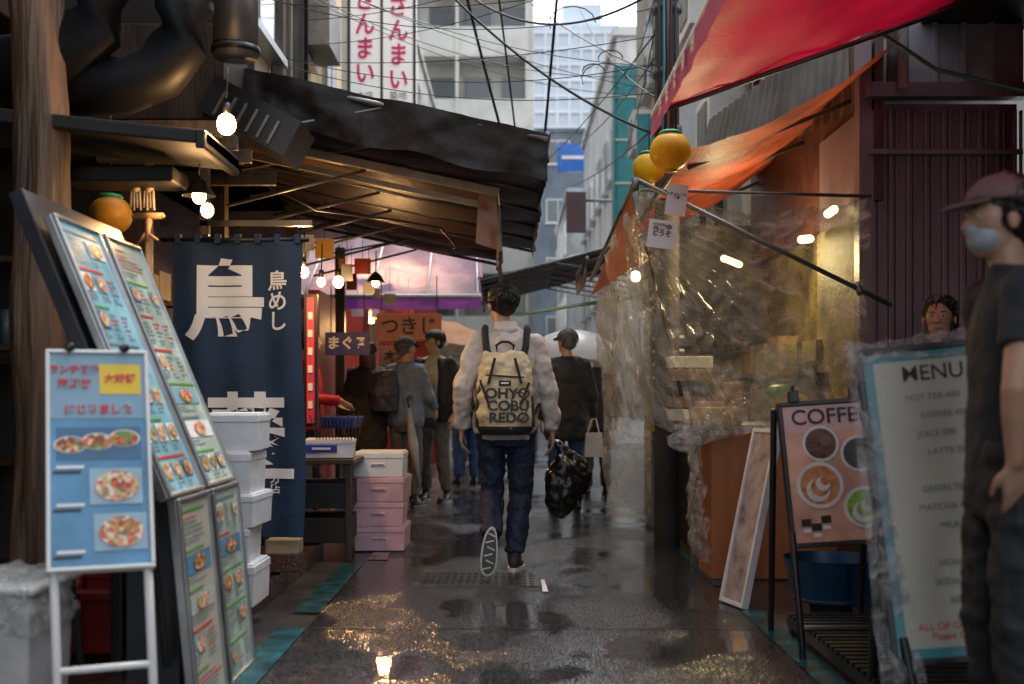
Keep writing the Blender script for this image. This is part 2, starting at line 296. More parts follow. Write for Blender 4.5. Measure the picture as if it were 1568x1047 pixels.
g=grp('grey_balcony_building',(-1.5,50,10)); m=mat('grey_concrete',(.58,.57,.53),.8,0,.25,.5,.1); b=MB(); b.box((-2.6,52,15),(7.0,10,30),m)
for k in range(10):
    z=3.2+k*2.9; b.box((-2.2,46.3,z),(5.6,1.5,.18),m); b.box((-2.2,45.6,z+.55),(5.6,.12,1.1),m)
    for i in range(4): b.box((-4.4+i*1.5,46.9,z+1.35),(1.0,.1,1.9),GLS); 
    b.box((-2.2,46.2,z+1.45),(.12,1.5,2.8),m); b.box((.6,46.3,z+1.45),(.12,1.5,2.8),m); b.box((-.6+.5*(k%3),46.6,z+.9),(.7,.4,.6),WHT)
b.done('storeys',g)
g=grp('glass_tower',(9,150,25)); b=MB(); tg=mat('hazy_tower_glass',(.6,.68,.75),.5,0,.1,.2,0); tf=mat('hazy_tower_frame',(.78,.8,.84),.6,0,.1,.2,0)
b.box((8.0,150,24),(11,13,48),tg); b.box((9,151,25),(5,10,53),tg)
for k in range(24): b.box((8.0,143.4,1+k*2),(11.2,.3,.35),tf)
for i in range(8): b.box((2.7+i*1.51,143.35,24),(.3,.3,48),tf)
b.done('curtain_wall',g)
g=building('slate_office_block',1.2,8,62,72,0,15.5,(.13,.16,.20),'L',fh=3.2)
g=grp('blue_hoarding_sign',(2.1,40,9.4)); b=MB(); b.box((2.1,39,9.25),(1.1,.2,.95),mat('blue_sign',(.01,.14,.55),.4)); b.box((2.1,38.88,9.25),(.8,.02,.12),WHT); b.done('panel',g)
g=building('white_building',2.4,9,26,38,0,9.3,(.65,.66,.66),'L',fh=2.6,sp=2.0,ww=1.1)
g=building('pale_building',2.0,8,40,50,0,8.2,(.55,.58,.6),'L',fh=2.6)
g=grp('teal_sign_tower',(2.1,21,6)); b=MB(); b.box((2.1,21.3,5.4),(.42,.5,3.6),mat('teal_steel',(.03,.28,.33),.4)); b.box((2.1,21.03,5.4),(.3,.04,3.4),mat('teal_face',(.05,.34,.4),.35)); 
for k in range(4): b.box((2.1,21.0,4.2+k*.8),(.4,.03,.04),WHT)
b.done('tower',g,.01)
g=grp('brown_hanging_board',(1.4,24,5)); b=MB(); b.box((1.35,24,4.95),(.42,.12,.85),mat('brown_board',(.09,.045,.05),.5)); b.cyl((1.55,24,5.2),(2.4,24,5.2),.03,GAL); b.done('board',g)
g=building('grey_shop_building',2.25,7,9.2,20.6,2.6,10,(.38,.37,.35),'L',fh=2.4,sp=2.0); b=MB()
for y,r,m in((9.6,.05,GAL),(10.1,.04,ORG),(10.5,.06,WHT),(12,.05,GAL),(13,.04,BLK),(15,.05,WHT),(17,.05,GAL)): b.cyl((2.18,y,2.7),(2.18,y,9),r,m)
for y,z in((11.2,3.7),(14,4.6),(12.4,5.3),(16,3.9),(18,5.2)): b.box((2.05,y,z),(.35,.8,.6),WHT); b.box((1.87,y,z),(.02,.5,.4),GAL)
b.box((2.0,9.9,4.3),(.4,.1,.9),ORG); b.box((2.0,12.6,3.9),(.4,.1,1.2),WHT); b.box((1.95,15.5,4.4),(.5,.1,1.0),mat('teal_steel',(.03,.28,.33),.4)); b.done('pipes_and_units',g)
g=building('end_building',-9,-.2,60,66,0,8,(.3,.3,.3),'R'); 
g=building('far_side_building',-9,-3.0,35,44,0,12,(.4,.38,.35),'R')
g=building('rear_left_light_blocker',-9,-4.6,-14,1,0,6,(.25,.23,.2),'R'); g=building('rear_right_light_blocker',4.8,9,-14,3,0,6,(.25,.23,.2),'L')  # unseen blocks added behind the camera to hold back sky light
# right: mauve siding
g=grp('corrugated_metal_siding',(2.3,6.4,2)); b=MB(); MV=mat('mauve_grey_steel',(.19,.14,.165),.4,.2,.35,3,stretch=(1,1,.3)); LG=mat('pale_steel',(.34,.32,.34),.4,.2,.25,3)
b.box((2.42,6.9,1.35),(.84,1.0,2.7),MV)
for i in range(9): b.box((2.02+i*.1,6.385,1.33),(.018,.03,2.66),MV); b.box((2.055+i*.1,6.385,1.33),(.01,.03,2.66),MV)
b.box((2.42,6.36,2.42),(.86,.04,.03),MV); b.box((2.42,6.36,2.76),(.9,.1,.08),MV); b.box((2.45,6.9,3.9),(.84,1,2.2),LG)
for i in range(6): b.box((2.05+i*.16,6.385,3.9),(.03,.03,2.2),LG)
b.box((1.98,6.42,1.5),(.07,.1,3.1),MV); b.done('panels',g,.003)
g=grp('right_shop_frame',(2.6,4,0)); b=MB(); b.box((3.5,4,1.6),(.15,6,3.2),DK); b.box((2.72,5.7,1.7),(.1,.1,3.4),BLK); b.box((2.85,5.0,2.3),(.06,1.8,.06),BLK); b.box((3.1,5.9,1.6),(.8,.08,3.2),DK); b.box((3.0,3.5,3.2),(1.4,6,.1),DK)
b.tube([(2.9,5.3,2.35),(2.2,5.9,2.75),(1.9,6,3.0)],.012,mat('green_hose',(.02,.15,.08),.4)); b.done('frame',g)
g=grp('right_stall',(1.7,8,0)); b=MB(); PLY=mat('plywood',(.38,.14,.045),.4,0,.35,4,.1,40,(1,1,.15)); INT=mat('stall_interior',(.10,.075,.022),.6,0,.7,2.2,.2,col2=(.22,.17,.05)); BF=mat('brown_fascia',(.07,.022,.016),.5,0,.4)
b.box((1.52,6.53,.44),(.76,.04,.86),PLY); b.box((1.155,6.75,.44),(.03,.4,.86),PLY); b.box((1.17,8.2,.42),(.03,2.4,.7),mat('dark_steel',(.05,.052,.055),.3,.7,.3)); b.box((1.55,8.0,.88),(.86,3.0,.03),ALU)
for y in(7.2,8.2,9.3): b.box((1.15,y,.35),(.04,.04,.7),GAL)
b.box((2.15,8.7,1.1),(.08,2.6,2.2),INT); b.box((1.98,6.9,1.05),(.02,.9,2.1),INT); b.box((2.05,8.0,2.65),(.05,3.3,1.0),BF); b.box((1.7,10.3,1.3),(1.0,.06,2.6),INT); b.box((1.75,9.95,1.75),(.9,.5,.5),DK)
b.done('counter_and_walls',g,.004)
b=MB()
for i in range(5): b.box((1.22,7.9+random.uniform(-.02,.02),.93+i*.09),(.3,.35,.08),[WHT,KR,DK,KR,WHT][i],tp=.98)
for i in range(16):
    c=random.choice([KR,DK,DK,GAL,PINK]); h=random.uniform(.08,.3); b.box((random.uniform(1.3,1.9),random.uniform(7.2,9.6),.9+h/2),(.2,.22,h),c)
for i in range(5): b.box((2.0,7.4+i*.5,1.35),(.14,.35,random.uniform(.1,.3)),random.choice([KR,DK,mat('olive_tub',(.2,.18,.04),.5)]))
b.box((2.0,8.4,1.2),(.28,2.6,.02),DK)
b.box((1.2,6.72,.93),(.26,.3,.12),YELI)
for i in range(6): b.box((1.18,8.6,1.0+i*.1),(.2,.3,.02),WHT); b.box((1.18,8.6,1.05+i*.1),(.18,.28,.06),DK)
b.done('goods',g,.004)
b=MB()
for p,q in(((1.78,7.0,2.02),(1.90,7.25,2.06)),((1.86,6.7,2.13),(1.94,6.85,2.18)),((1.6,8.6,2.1),(1.8,9.0,2.1))): b.cyl(p,q,.026,TUBE)
b.ell((.87,8.0,1.9),.04,TUBE); b.done('fluorescent_lamps',g)
lamp('stall_light',(1.6,7.7,1.98),42,(1,.82,.42),g,.12)
g=grp('display_case',(1.4,6.8,1.3)); b=MB(); b.box((1.62,6.8,1.12),(.36,.4,.42),plastic('clear_box',(.95,.97,.95),.25),tp=.75); b.done('clear_cover',g,.02,3); b=MB(); b.ell((1.6,6.8,1.08),(.1,.1,.05),GRNI); b.ell((1.66,6.8,1.02),(.12,.1,.06),YELI); b.done('produce',g)
# plastic curtains
PL=plastic('clear_plastic_sheet',(.92,.89,.80),.40,36,(.62,.59,.52),4.5,.07); PL2=plastic('mesh_tarp',(.9,.92,.92),.45,34,(.5,.55,.56),3.5,.10); PL3=plastic('crinkled_plastic',(.95,.95,.95),.3,0,(.75,.76,.74),14)
# draped folds radiate from the pole tip (upper left) towards the counter
def fold(u,v,p):
    w=(1-v); t=math.atan2(1.02-v,u+.06)
    return V((0,-.10*(.25+w)*abs(sin(9*t))**3-.04*abs(sin(23*t+2*u))**3-.012*sin(70*t)-.05*max(0,v-.93)/.07*abs(sin(u*40)),0))+V((0,0,-.10*sin(pi*u)*v-.03*abs(sin(u*9))*v))
sheet('plastic_curtain',(1.02,6.35,.78),(1.92,6.35,1.02),(1.98,6.33,2.17),(.66,6.3,2.2),PL,None,200,110,.07,6,0,fold)
sheet('plastic_curtain',(.84,6.9,.9),(.80,9.55,.9),(.66,9.2,1.95),(.68,6.4,2.15),PL2,None,60,40,.05,4,0)
sheet('plastic_curtain',(.80,9.6,.05),(1.16,9.3,.05),(1.1,9.2,2.0),(.72,9.6,2.0),PL2,None,30,40,.05,3)
sheet('plastic_curtain',(1.0,6.36,.8),(.84,6.9,.9),(.68,6.4,2.16),(.66,6.3,2.2),PL2,None,12,40,.02,4)
sheet('plastic_skirt',(1.08,6.3,.12),(1.12,7.0,.1),(1.1,7.2,.92),(1.04,6.3,.84),PL3,None,30,40,.08,7)
g=grp('plastic_bag_bundle',(1.1,6.3,.85)); b=MB(); 
for i in range(9): b.ell((.98+i*.045+random.uniform(-.03,.03),6.28+.04*i,.82+.02*i+random.uniform(-.04,.03)),(.09,.08,.05),PL3)
b.remesh('bags',g,.012,1,.06,.05)
g=grp('awning_pole',(1.3,6.2,1.9)); b=MB(); b.cyl((.67,6.12,2.22),(2.02,6.06,1.54),.013,GAL); b.cyl((.66,6.12,2.23),(.67,6.12,2.16),.02,GAL); b.cyl((1.84,6.08,1.66),(1.86,6.06,1.6),.02,GAL); b.cyl((.67,6.25,2.22),(.64,9.3,2.0),.014,GAL); b.cyl((.66,6.3,2.2),(2.0,6.34,2.17),.01,GAL); b.done('pole',g)
def ribs(u,v,p): return V((0,0,-.035*abs(sin(u*pi*4))))
g=grp('orange_awning',(1.4,7.5,2.7)); sheet('cloth',(.95,6.5,2.46),(.98,9.5,2.42),(2.1,9.5,2.98),(2.1,6.1,3.02),ORG,g,30,20,.03,2,.12,ribs)
sheet('side_flap',(.75,6.5,1.83),(.62,9.0,1.85),(.66,8.6,1.95),(.66,6.28,2.24),mat('rust_canvas',(.3,.09,.04),.5,0,.3,trl=.3),g,10,10,.02)
b=MB(); 
for y in(6.8,7.9,9.4): b.cyl((1.05,y,2.42),(2.1,y,2.85),.014,GAL)
b.cyl((.97,6.6,2.42),(.98,9.5,2.38),.02,GAL); b.done('arms',g)
g=grp('corrugated_panel',(2,7,3)); sheet('steel',(1.45,9.2,2.75),(2.16,6.2,2.75),(2.16,6.2,3.35),(1.6,9.2,3.3),GAL,g,160,2,fn=lambda u,v,p:V((.012*sin(u*160),0,0)))
g=grp('red_awning',(1.5,4.3,2.7)); sheet('cloth',(.74,2.2,2.55),(.74,6,2.55),(2.6,6,3.22),(2.6,2.2,3.22),RED,g,30,24,.02,3,0,lambda u,v,p:V((0,0,-.03*abs(sin(u*pi*3))*(1-v)-.006*sin(v*30+u*6))))
sheet('valance',(.735,2.2,2.41),(.735,6,2.41),(.74,6,2.55),(.74,2.2,2.55),PNK,g,60,4,.012,6)
b=MB(); b.cyl((.75,2.2,2.54),(.75,6.02,2.54),.018,WHT)
for y in(3.2,5.9): b.cyl((.76,y,2.53),(2.6,y,3.18),.014,GAL); 
b.done('frame',g)
for i,ch in enumerate('海鮮丼寿司'): txt(ch,frameM((.728,5.6-i*.25,2.48),(0,-1,0),(0,0,1)),.1,WINK,g,.002)
def awn(name,y0,y1,xw,zw,xf,zf,m,val=.12,vm=None,bar=ALU,rib=5,sag=.03):
    g=grp(name,((xw+xf)/2,(y0+y1)/2,zf)); sgn=1
    sheet('cloth',(xf,y0,zf),(xf,y1,zf),(xw,y1,zw),(xw,y0,zw),m,g,40,14,.02,2,sag,lambda u,v,p:V((0,0,-.03*abs(sin(u*pi*rib)))))
    sheet('valance',(xf,y0,zf-val),(xf,y1,zf-val),(xf,y1,zf),(xf,y0,zf),vm or m,g,40,4,.03,4)
    b=MB(); b.cyl((xf,y0,zf),(xf,y1,zf),.02,bar)
    for i in range(rib+1):
        y=y0+(y1-y0)*i/rib; b.cyl((xw,y,zw-.04),(xf,y,zf-.03),.015,bar); b.cyl((xw,y,zw-.5),(xw*.45+xf*.55,y,(zw*.45+zf*.55)-.05),.01,bar)
    b.done('frame',g); return g
ga=awn('dark_awning',6.4,11.3,-1.85,2.97,.2,2.53,DCAN,.13,None,GAL,6,.05)
sheet('gable_valance',(-1.85,6.38,2.68),(.2,6.38,2.26),(.2,6.38,2.53),(-1.85,6.38,2.97),DCAN,ga,60,10,.05,4,fn=lambda u,v,p:V((0,0,.015*sin(u*pi*7)*(1-v))))
gb=awn('brown_awning',6.9,10.6,-1.85,2.68,-.1,2.31,BRN,.3,None,GAL,5)
sheet('hanging_flap',(-.22,6.86,1.98),(-.06,6.86,1.93),(-.1,6.88,2.28),(-.2,6.88,2.3),mat('amber_vinyl',(.25,.12,.05),.3,0,.4,trl=.4),gb,8,10,.03)
b=MB(); b.box((-.97,6.85,2.47),(1.82,.02,.05),mat('weathered_strip',(.3,.27,.22),.5,.3,.3),Matrix.Rotation(.208,3,'Y')); b.box((-.97,7.0,2.4),(1.75,.02,.035),MT['weathered_strip'],Matrix.Rotation(.208,3,'Y')); b.tube([(-1.7,6.9,2.45),(-1.2,7,2.2),(-.7,7.1,2.15),(-.45,7.2,2.12),(-.35,7.2,2.0),(-.42,7.2,1.96)],.008,BLK); b.done('edge_strip',gb)
g=grp('purple_awning',(-1.2,13,2.4)); sheet('cloth',(-2.3,12,2.12),(-.33,12,2.12),(-.5,14.6,3.3),(-2.5,14.6,3.3),PUR,g,40,24,.05,2,.12,lambda u,v,p:V((0,0,-.05*abs(sin(u*pi*4)))))
sheet('valance',(-2.3,11.99,1.98),(-.33,11.99,1.98),(-.33,12,2.12),(-2.3,12,2.12),mat('deep_purple_canvas',(.30,.10,.50),.5,trl=.3),g,40,4,.02,4)
sheet('side_cloth',(-.33,12,2.12),(-.35,14.6,2.2),(-.45,14.6,3.25),(-.34,12.1,2.2),PUR,g,16,10,.03,2)
b=MB(); b.cyl((-2.3,12,2.12),(-.33,12,2.12),.02,WHT); 
for x in(-2.2,-1.5,-.9,-.36): b.cyl((x,12,2.1),(x-.1,14.6,3.22),.014,WHT)
b.cyl((-.36,12.02,0),(-.36,12.02,2.12),.018,GAL)if 0 else None; b.cyl((-2.2,12.02,0),(-2.2,12.02,2.12),.02,GAL); b.done('frame',g)
gd=awn('striped_dark_awning',12.5,15.5,1.5,2.85,-.36,2.36,DCAN,.2,None,GAL,5)
gd=awn('striped_dark_awning',9.4,10.7,1.6,2.5,.62,2.2,DCAN,.2,None,GAL,3)
g=grp('green_pipe',(.5,11,2)); b=MB(); b.tube([(1.0,9.5,1.88),(.6,10.5,1.9),(.2,12,1.94),(0,13,2.0)],.018,mat('green_plastic',(.05,.25,.18),.4)); b.done('pipe',g)
sheet('orange_tarp',(-1.7,15.5,1.9),(-.5,15.5,1.75),(-.4,18.5,2.1),(-1.8,18.5,2.5),mat('lit_orange_tarp',(.6,.22,.03),.5,0,.3,trl=.6),None,20,10,.08,2)
# ------------------------------------------------------------------ boards
def food_menu(b,M,w,h,seed,bg,rows=6,plate=None):
    rn=random.Random(seed); b.M=M
    b.rect(.015,.015,w-.015,h-.015,-.003,bg)
    hh=(h-.05)/rows
    for r in range(rows):
        z=h-.03-(r+1)*hh
        b.rect(.03,z+hh*.84,w-.03-rn.random()*w*.5,z+hh*.9,-.006,rn.choice([GRYI,REDI,GRNI]))
        n=rn.choice([1,2,3])
        for c in range(n):
            x0=.03+c*(w-.06)/n+rn.uniform(0,.01); x1=x0+(w-.06)/n-.025
            if rn.random()<.6:
                b.rect(x0,z+hh*.28,x1,z+hh*.76,-.006,plate or rn.choice([WHT,AQUA,PAPG,BLUP])); b.disc(((x0+x1)/2,-.009,z+hh*.52),min((x1-x0)*.42,.075),rn.choice([FOOD,FOOD2]),14,hh*.21)
            else:
                for q in range(4): b.rect(x0,z+hh*(.3+.12*q),x0+(x1-x0)*rn.uniform(.4,1),z+hh*(.335+.12*q),-.006,rn.choice([GRYI,GRYI,REDI]))
            for q in range(2): b.rect(x0,z+hh*(.06+.1*q),x0+(x1-x0)*rn.uniform(.3,.95),z+hh*(.09+.1*q),-.006,GRYI)
def board(b,M,w,h,t,fm,fw=.015):
    b.M=M; b.box((w/2,t/2,h/2),(w,t,h),fm)
    for c,s in(((w/2,-.006,fw/2),(w,.014,fw)),((w/2,-.006,h-fw/2),(w,.014,fw)),((fw/2,-.006,h/2),(fw,.014,h-2*fw)),((w-fw/2,-.006,h/2),(fw,.014,h-2*fw))): b.box(c,s,fm)
g=grp('leaning_menu_board',(-1.3,4.1,0)); up=V((-.38,0,.92)); b=MB(); fc=MB()
for y0,sd,bg in((3.68,1,AQUA),(4.14,2,PAPG)):
    M=frameM((-1.11,y0,.72),(0,1,0),up); board(b,M,.40,1.0,.03,ALU); food_menu(fc,M,.40,1.0,sd,bg,7)
up2=V((-.07,0,.72))
for y0,sd,bg in((3.72,3,PAP),(4.15,4,PAPG)):
    M=frameM((-1.03,y0,.0),(0,1,0),up2); board(b,M,.38,.72,.03,ALU); food_menu(fc,M,.38,.72,sd,bg,5)
b.M=frameM((-1.16,3.66,.72),(0,1,0),up); b.box((.47,.03,.74),(.92,.05,.70),mat('stand_black',(.02,.022,.028),.35)); b.M=Matrix(); 
b.box((-1.35,3.9,.5),(.04,.04,1.0),BLK); b.box((-1.35,4.5,.5),(.04,.04,1.0),BLK); b.box((-1.2,4.15,.35),(.18,.7,.7),MT['stand_black'])
b.done('panels',g,.004); fc.done('print',g)
g=grp('food_menu_a_board',(-1.35,3.35,0)); b=MB(); fc=MB()
M=frameM((-1.335,3.26,.545),(1,.42,0),(-.13,.26,.72)); board(b,M,.30,.70,.03,WHT,.012)
def W(x,y,z): return M@V((x,y,z))
b.M=Matrix()
for x in(.02,.28):
    p=W(x,.015,0); b.cyl(W(x,.015,.05),(p.x+.04,p.y-.07,.175),.013,WHT); q=W(x,.04,.5); b.cyl(q,(q.x+.03,q.y+.16,.165),.012,DK); b.box((p.x+.04,p.y-.07,.17),(.03,.03,.02),BLK)
p=W(.02,.015,0);q=W(.28,.015,0); b.cyl((p.x+.03,p.y-.05,.27),(q.x+.03,q.y-.05,.27),.011,WHT)
b.M=M; b.cyl((.06,-.02,.695),(.08,-.02,.71),.012,BLK); b.cyl((.22,-.02,.695),(.24,-.02,.71),.012,BLK); b.done('frame',g,.003)
fc.M=M@Matrix.Diagonal((.968,1,.946,1)); fc.rect(.012,.012,.298,.728,-.003,BLUP); fc.rect(.012,.5,.298,.728,-.0045,mat('light_blue_print',(.2,.34,.44),.2,0,.1)); fc.rect(.16,.585,.285,.69,-.006,YELI); fc.rect(.03,.36,.28,.47,-.0045,mat('deep_blue_print',(.04,.14,.26),.2,0,.2))
for x,z in((.06,.41),(.14,.42),(.22,.43)):
    fc.disc((x+.01,-.006,z),.048,WHT,18,.03); fc.disc((x+.01,-.009,z),.042,FOOD,18,.026)
for x,z in((.205,.27),(.215,.12)):
    fc.rect(x-.08,z-.06,x+.075,z+.06,-.006,mat('pale_blue_print',(.3,.45,.55),.3)); fc.disc((x,-.009,z),.065,FOOD2,22,.05); fc.disc((x+.015,-.011,z+.01),.035,FOOD,16,.024)
for z in(.345,.22,.07): fc.rect(.03,z-.014,.11,z-.004,-.006,WINK); fc.rect(.02,z-.03,.1,z-.022,-.006,INK)
fc.done('print',g); M=fc.M
txt('ランチ特盛',M@T((.085,-.008,.67)),.03,REDI,g,.0012); txt('海鮮丼',M@T((.085,-.008,.62)),.034,REDI,g,.0012); txt('大好評',M@T((.222,-.008,.638)),.032,REDI,g,.001); txt('はじめました',M@T((.155,-.008,.53)),.034,REDI,g,.0012)
g=grp('plastic_waste_tub',(-1.5,3.5,0)); b=MB(); TB=mat('grey_white_plastic',(.5,.5,.5),.4,0,.2); b.box((-1.53,3.45,.25),(.24,.3,.46),TB,tp=1.2); b.box((-1.53,3.45,.49),(.32,.38,.03),TB); b.done('tub',g,.02,3)
b=MB(); b.ell((-1.53,3.45,.49),(.13,.16,.05),PL3); b.box((-1.53,3.45,.43),(.31,.37,.14),PL3); b.remesh('bin_liner',g,.012,1,.05,.05)
g=grp('red_crate',(-1.55,4.1,.2)); b=MB(); RC=mat('red_crate_plastic',(.16,.008,.008),.4); z=.17
for s in(-.17,.17): b.box((-1.5+s,4.2,z+.1),(.02,.5,.22),RC)
for yy in(3.96,4.44): b.box((-1.5,yy,z+.1),(.34,.02,.22),RC); b.box((-1.5,yy-.015,z+.19),(.36,.02,.03),RC); b.box((-1.5,yy-.015,z+.1),(.02,.02,.2),RC)
b.box((-1.5,4.2,z),(.34,.48,.02),RC); b.done('crate',g,.004)
g=grp('wooden_log_post',(-1.97,4.8,0)); b=MB(); rs=[]
for i in range(60):
    z=i*.065; rs.append([V((-2.0+.02*sin(z*1.3)+(.112+.035*noise.noise(V((cos(a)*1.8,sin(a)*1.8,z*1.8))))*cos(a),4.8+(.112+.035*noise.noise(V((cos(a)*1.8,sin(a)*1.8,z*1.8))))*sin(a),z)) for a in [2*pi*k/32 for k in range(32)]])
b.rings(rs,WDX); b.done('trunk',g)
NV=mat('navy_cloth',(.010,.034,.082),.7,0,.35,5,.3,120,trl=.1); g=grp('shop_banner_noren',(-1.45,6,1.1))
def nf(x,z): return .014*sin((x+1.8)*26+z*.8)*(1.2-.3*z)+.01*sin((x*11)+z*3)
sheet('cloth',(-1.79,6,.33),(-1.1,6,.31),(-1.1,6,1.87),(-1.79,6,1.87),NV,g,90,50,fn=lambda u,v,p:V((.012*sin(v*6)*u,nf(p.x,p.z),0)))
def ctext(ch,x,z,size,bold,sx=1,sy=1):
    ob=txt(ch,T((x,6,z))@Matrix.Diagonal((sx,1,sy,1)),size,WINK,g,bold,ex=0); bpy.context.view_layer.update()
    me=bpy.data.meshes.new_from_object(ob.evaluated_get(bpy.context.evaluated_depsgraph_get())); mw=ob.matrix_world.copy()
    me.transform(mw); 
    import bmesh
    bm=bmesh.new(); bm.from_mesh(me)
    for k in range(60):
        xx=-1.85+k*.0135; bmesh.ops.bisect_plane(bm,geom=bm.verts[:]+bm.edges[:]+bm.faces[:],plane_co=(xx,0,0),plane_no=(1,0,0))
    bm.to_mesh(me); bm.free()
    for v in me.vertices: v.co.y=6+nf(v.co.x,v.co.z)-.006
    bpy.data.objects.remove(ob); link(bpy.data.objects.new('lettering',me),g)
ctext('鳥',-1.51,1.53,.44,.013,.95,1); ctext('藤',-1.40,.84,.42,.013,1,1); ctext('一',-1.3,.62,.3,.014)
for i,ch in enumerate('鳥めし'): ctext(ch,-1.235,1.655-i*.105,.11,.002)
for i,ch in enumerate('分店'): ctext(ch,-1.25,.62-i*.055,.06,.001)
b=MB(); b.cyl((-1.85,6,1.88),(-1.07,6,1.88),.012,BLK); b.box((-1.45,5.99,1.965),(.8,.03,.03),BLK)
for i in range(7): b.box((-1.76+i*.105,6,1.885),(.03,.034,.05),NV)
b.done('rod',g)
def foam(b,c,sz,m,handle=True,rz=0):
    x,y,z=c; w,d,h=sz; Q=T((x,y,z))@Matrix.Rotation(rz,4,'Z'); o=b.M; b.M=o@Q
    b.box((0,0,h*.38),(w*.95,d*.95,h*.76),m,tp=1.03); b.box((0,0,h*.86),(w,d,h*.2),m); b.box((0,0,h*.985),(w*.93,d*.93,h*.05),m)
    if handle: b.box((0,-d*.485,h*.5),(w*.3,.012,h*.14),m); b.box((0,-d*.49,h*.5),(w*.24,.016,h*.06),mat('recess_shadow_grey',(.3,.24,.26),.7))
    b.M=o
g=grp('white_styrofoam_boxes',(-1.27,5.2,0)); b=MB(); z=.11
for i,(h,w) in enumerate(((.19,.25),(.16,.24),(.15,.25),(.19,.26),(.17,.25))):
    foam(b,(-1.29+.015*(-1)**i,5.25+.01*i,z),(w,.34,h),FOAM,False,.06*sin(i*2.1)); z+=h+.002
b.done('boxes',g,.012,3)
g=grp('pink_styrofoam_boxes',(-.9,7.9,0)); b=MB(); z=.01; 
for i in range(4): foam(b,(-.905+.008*(-1)**i,7.92,z),(.35,.46,.165),PINK if i<3 else FOAM,True,.03*sin(i*2.3)); z+=.167
b.done('boxes',g,.01,3)
g=grp('label_tray_box',(-1.2,7.4,.7)); b=MB(); foam(b,(-1.19,7.45,.66),(.33,.3,.12),FOAM,False,.1); b.box((-1.22,7.285,.72),(.2,.006,.05),mat('blue_label',(.03,.05,.4),.5)); b.box((-1.22,7.28,.72),(.12,.004,.015),WHT); b.box((-1.0,7.9,.55),(.35,.3,.1),FOAM); b.done('box',g,.006)
g=grp('wooden_stall_table',(-1.3,7.5,0)); b=MB(); b.box((-1.3,7.5,.64),(.6,.6,.03),WD); 
for x,y in((-1.56,7.24),(-1.04,7.24),(-1.56,7.76),(-1.04,7.76)): b.box((x,y,.32),(.04,.04,.62),WD)
for z in(.2,.42): b.box((-1.3,7.5,z),(.5,.5,.16),DK)
for i in range(14): b.cyl((-1.25+.02*i,7.3,.78),(-1.3+.026*i,7.3,.92+.03*random.random()),.004,WD)
b.done('table',g,.004)
g=grp('foam_block',(-1.22,6.1,.3)); b=MB(); b.box((-1.22,6.1,.17),(.18,.14,.1),BR); b.box((-1.22,6.1,.255),(.18,.13,.075),mat('cream_foam',(.5,.4,.25),.7)); b.done('block',g,.006)
g=grp('blue_fish_tray',(-1.2,9,.8)); b=MB(); b.box((-1.45,9.2,.85),(.4,.5,.09),mat('blue_plastic',(.01,.06,.4),.35),tp=1.1); b.done('tray',g,.01)
g=grp('folded_umbrella',(-.95,10.9,.5)); b=MB(); b.tube([(-.87,10.7,.22),(-.93,10.7,.6),(-.97,10.7,.95)],[.008,.055,.02],mat('grey_umbrella_cloth',(.35,.35,.36),.4)); b.tube([(-.97,10.7,.95),(-.985,10.7,1.03),(-.96,10.7,1.07),(-.93,10.7,1.04)],.009,WD); b.done('umbrella',g)
def sign(name,x0,x1,z0,z1,y,m,s,tm,size,bold=.004):
    g=grp(name,((x0+x1)/2,y,z0)); b=MB(); b.box(((x0+x1)/2,y,(z0+z1)/2),(x1-x0,.04,z1-z0),m); b.cyl((x0+.05,y,z1),(x0+.05,y,z1+.4),.005,BLK); b.cyl((x1-.05,y,z1),(x1-.05,y,z1+.4),.005,BLK); b.done('panel',g,.004)
    txt(s,T(((x0+x1)/2,y-.025,(z0+z1)/2)),size,tm,g,bold)
sign('orange_shop_sign',-1.42,-.74,1.64,1.93,11.95,mat('orange_sign',(.4,.11,.06),.5,em=(1,.3,.1),es=.05),'つきじ',INK,.2); sign('paper_shop_sign',-1.42,-1.06,1.36,1.6,12.2,mat('kraft_sign',(.45,.25,.14),.5),'本木',INK,.13)
sign('indigo_shop_banner',-1.64,-1.25,1.42,1.62,10,mat('indigo_cloth',(.05,.05,.22),.6),'まぐろ',WINK,.12)
g=grp('red_vertical_sign',(-1.3,7.4,1.5)); b=MB(); b.box((-1.36,7.7,1.3),(.05,.05,.85),mat('pink_sign_face',(.6,.05,.12),.4)); b.box((-1.365,7.74,1.3),(.09,.05,.9),BLK)
for i in range(6): b.box((-1.36,7.67,1.0+i*.12),(.03,.01,.05),WINK)
b.done('sign',g)
def bulb(p,e,shade=False,r=.032,top=.25):
    g=grp('hanging_bulb',p); b=MB(); x,y,z=p; b.ell((x,y,z),(r,r,r*1.15),BULB,14); b.cyl((x,y,z+r),(x,y,z+r+.05),.016,BLK); b.tube([(x,y,z+r+.04),(x+.005,y,z+top)],.004,BLK)
    if shade: b.cyl((x,y,z+.0),(x,y,z+.07),.075,BLK,.03,20,cap=False)
    b.done('bulb',g)
    if e: lamp('bulb_light',(x,y-.06,z-.03),e,(1,.55,.22),g)
bulb((-1.255,5,2.25),14,r=.042); bulb((-1.43,5.2,1.97),9,True); bulb((-1.5,5.6,1.97),0); bulb((-1.30,7.1,1.83),34); bulb((-1.24,7.4,1.80),0,r=.028); bulb((-1.16,7.6,1.82),0,r=.036); bulb((-1.08,9,1.96),30,True); bulb((-1.5,13.4,1.9),50)
g=grp('hanging_work_gloves',(-1.7,5.2,2.0)); b=MB(); GV=mat('cotton_glove',(.5,.4,.3),.8)
for k in range(2):
    x=-1.72+k*.06; b.ell((x,5.2,2.02),(.025,.015,.04),GV)
    for i in range(4): b.capsule((x-.018+i*.012,5.2,1.99),.008,(x-.022+i*.015,5.2,1.92-.01*(i%2)),.006,GV,8)
b.done('gloves',g)
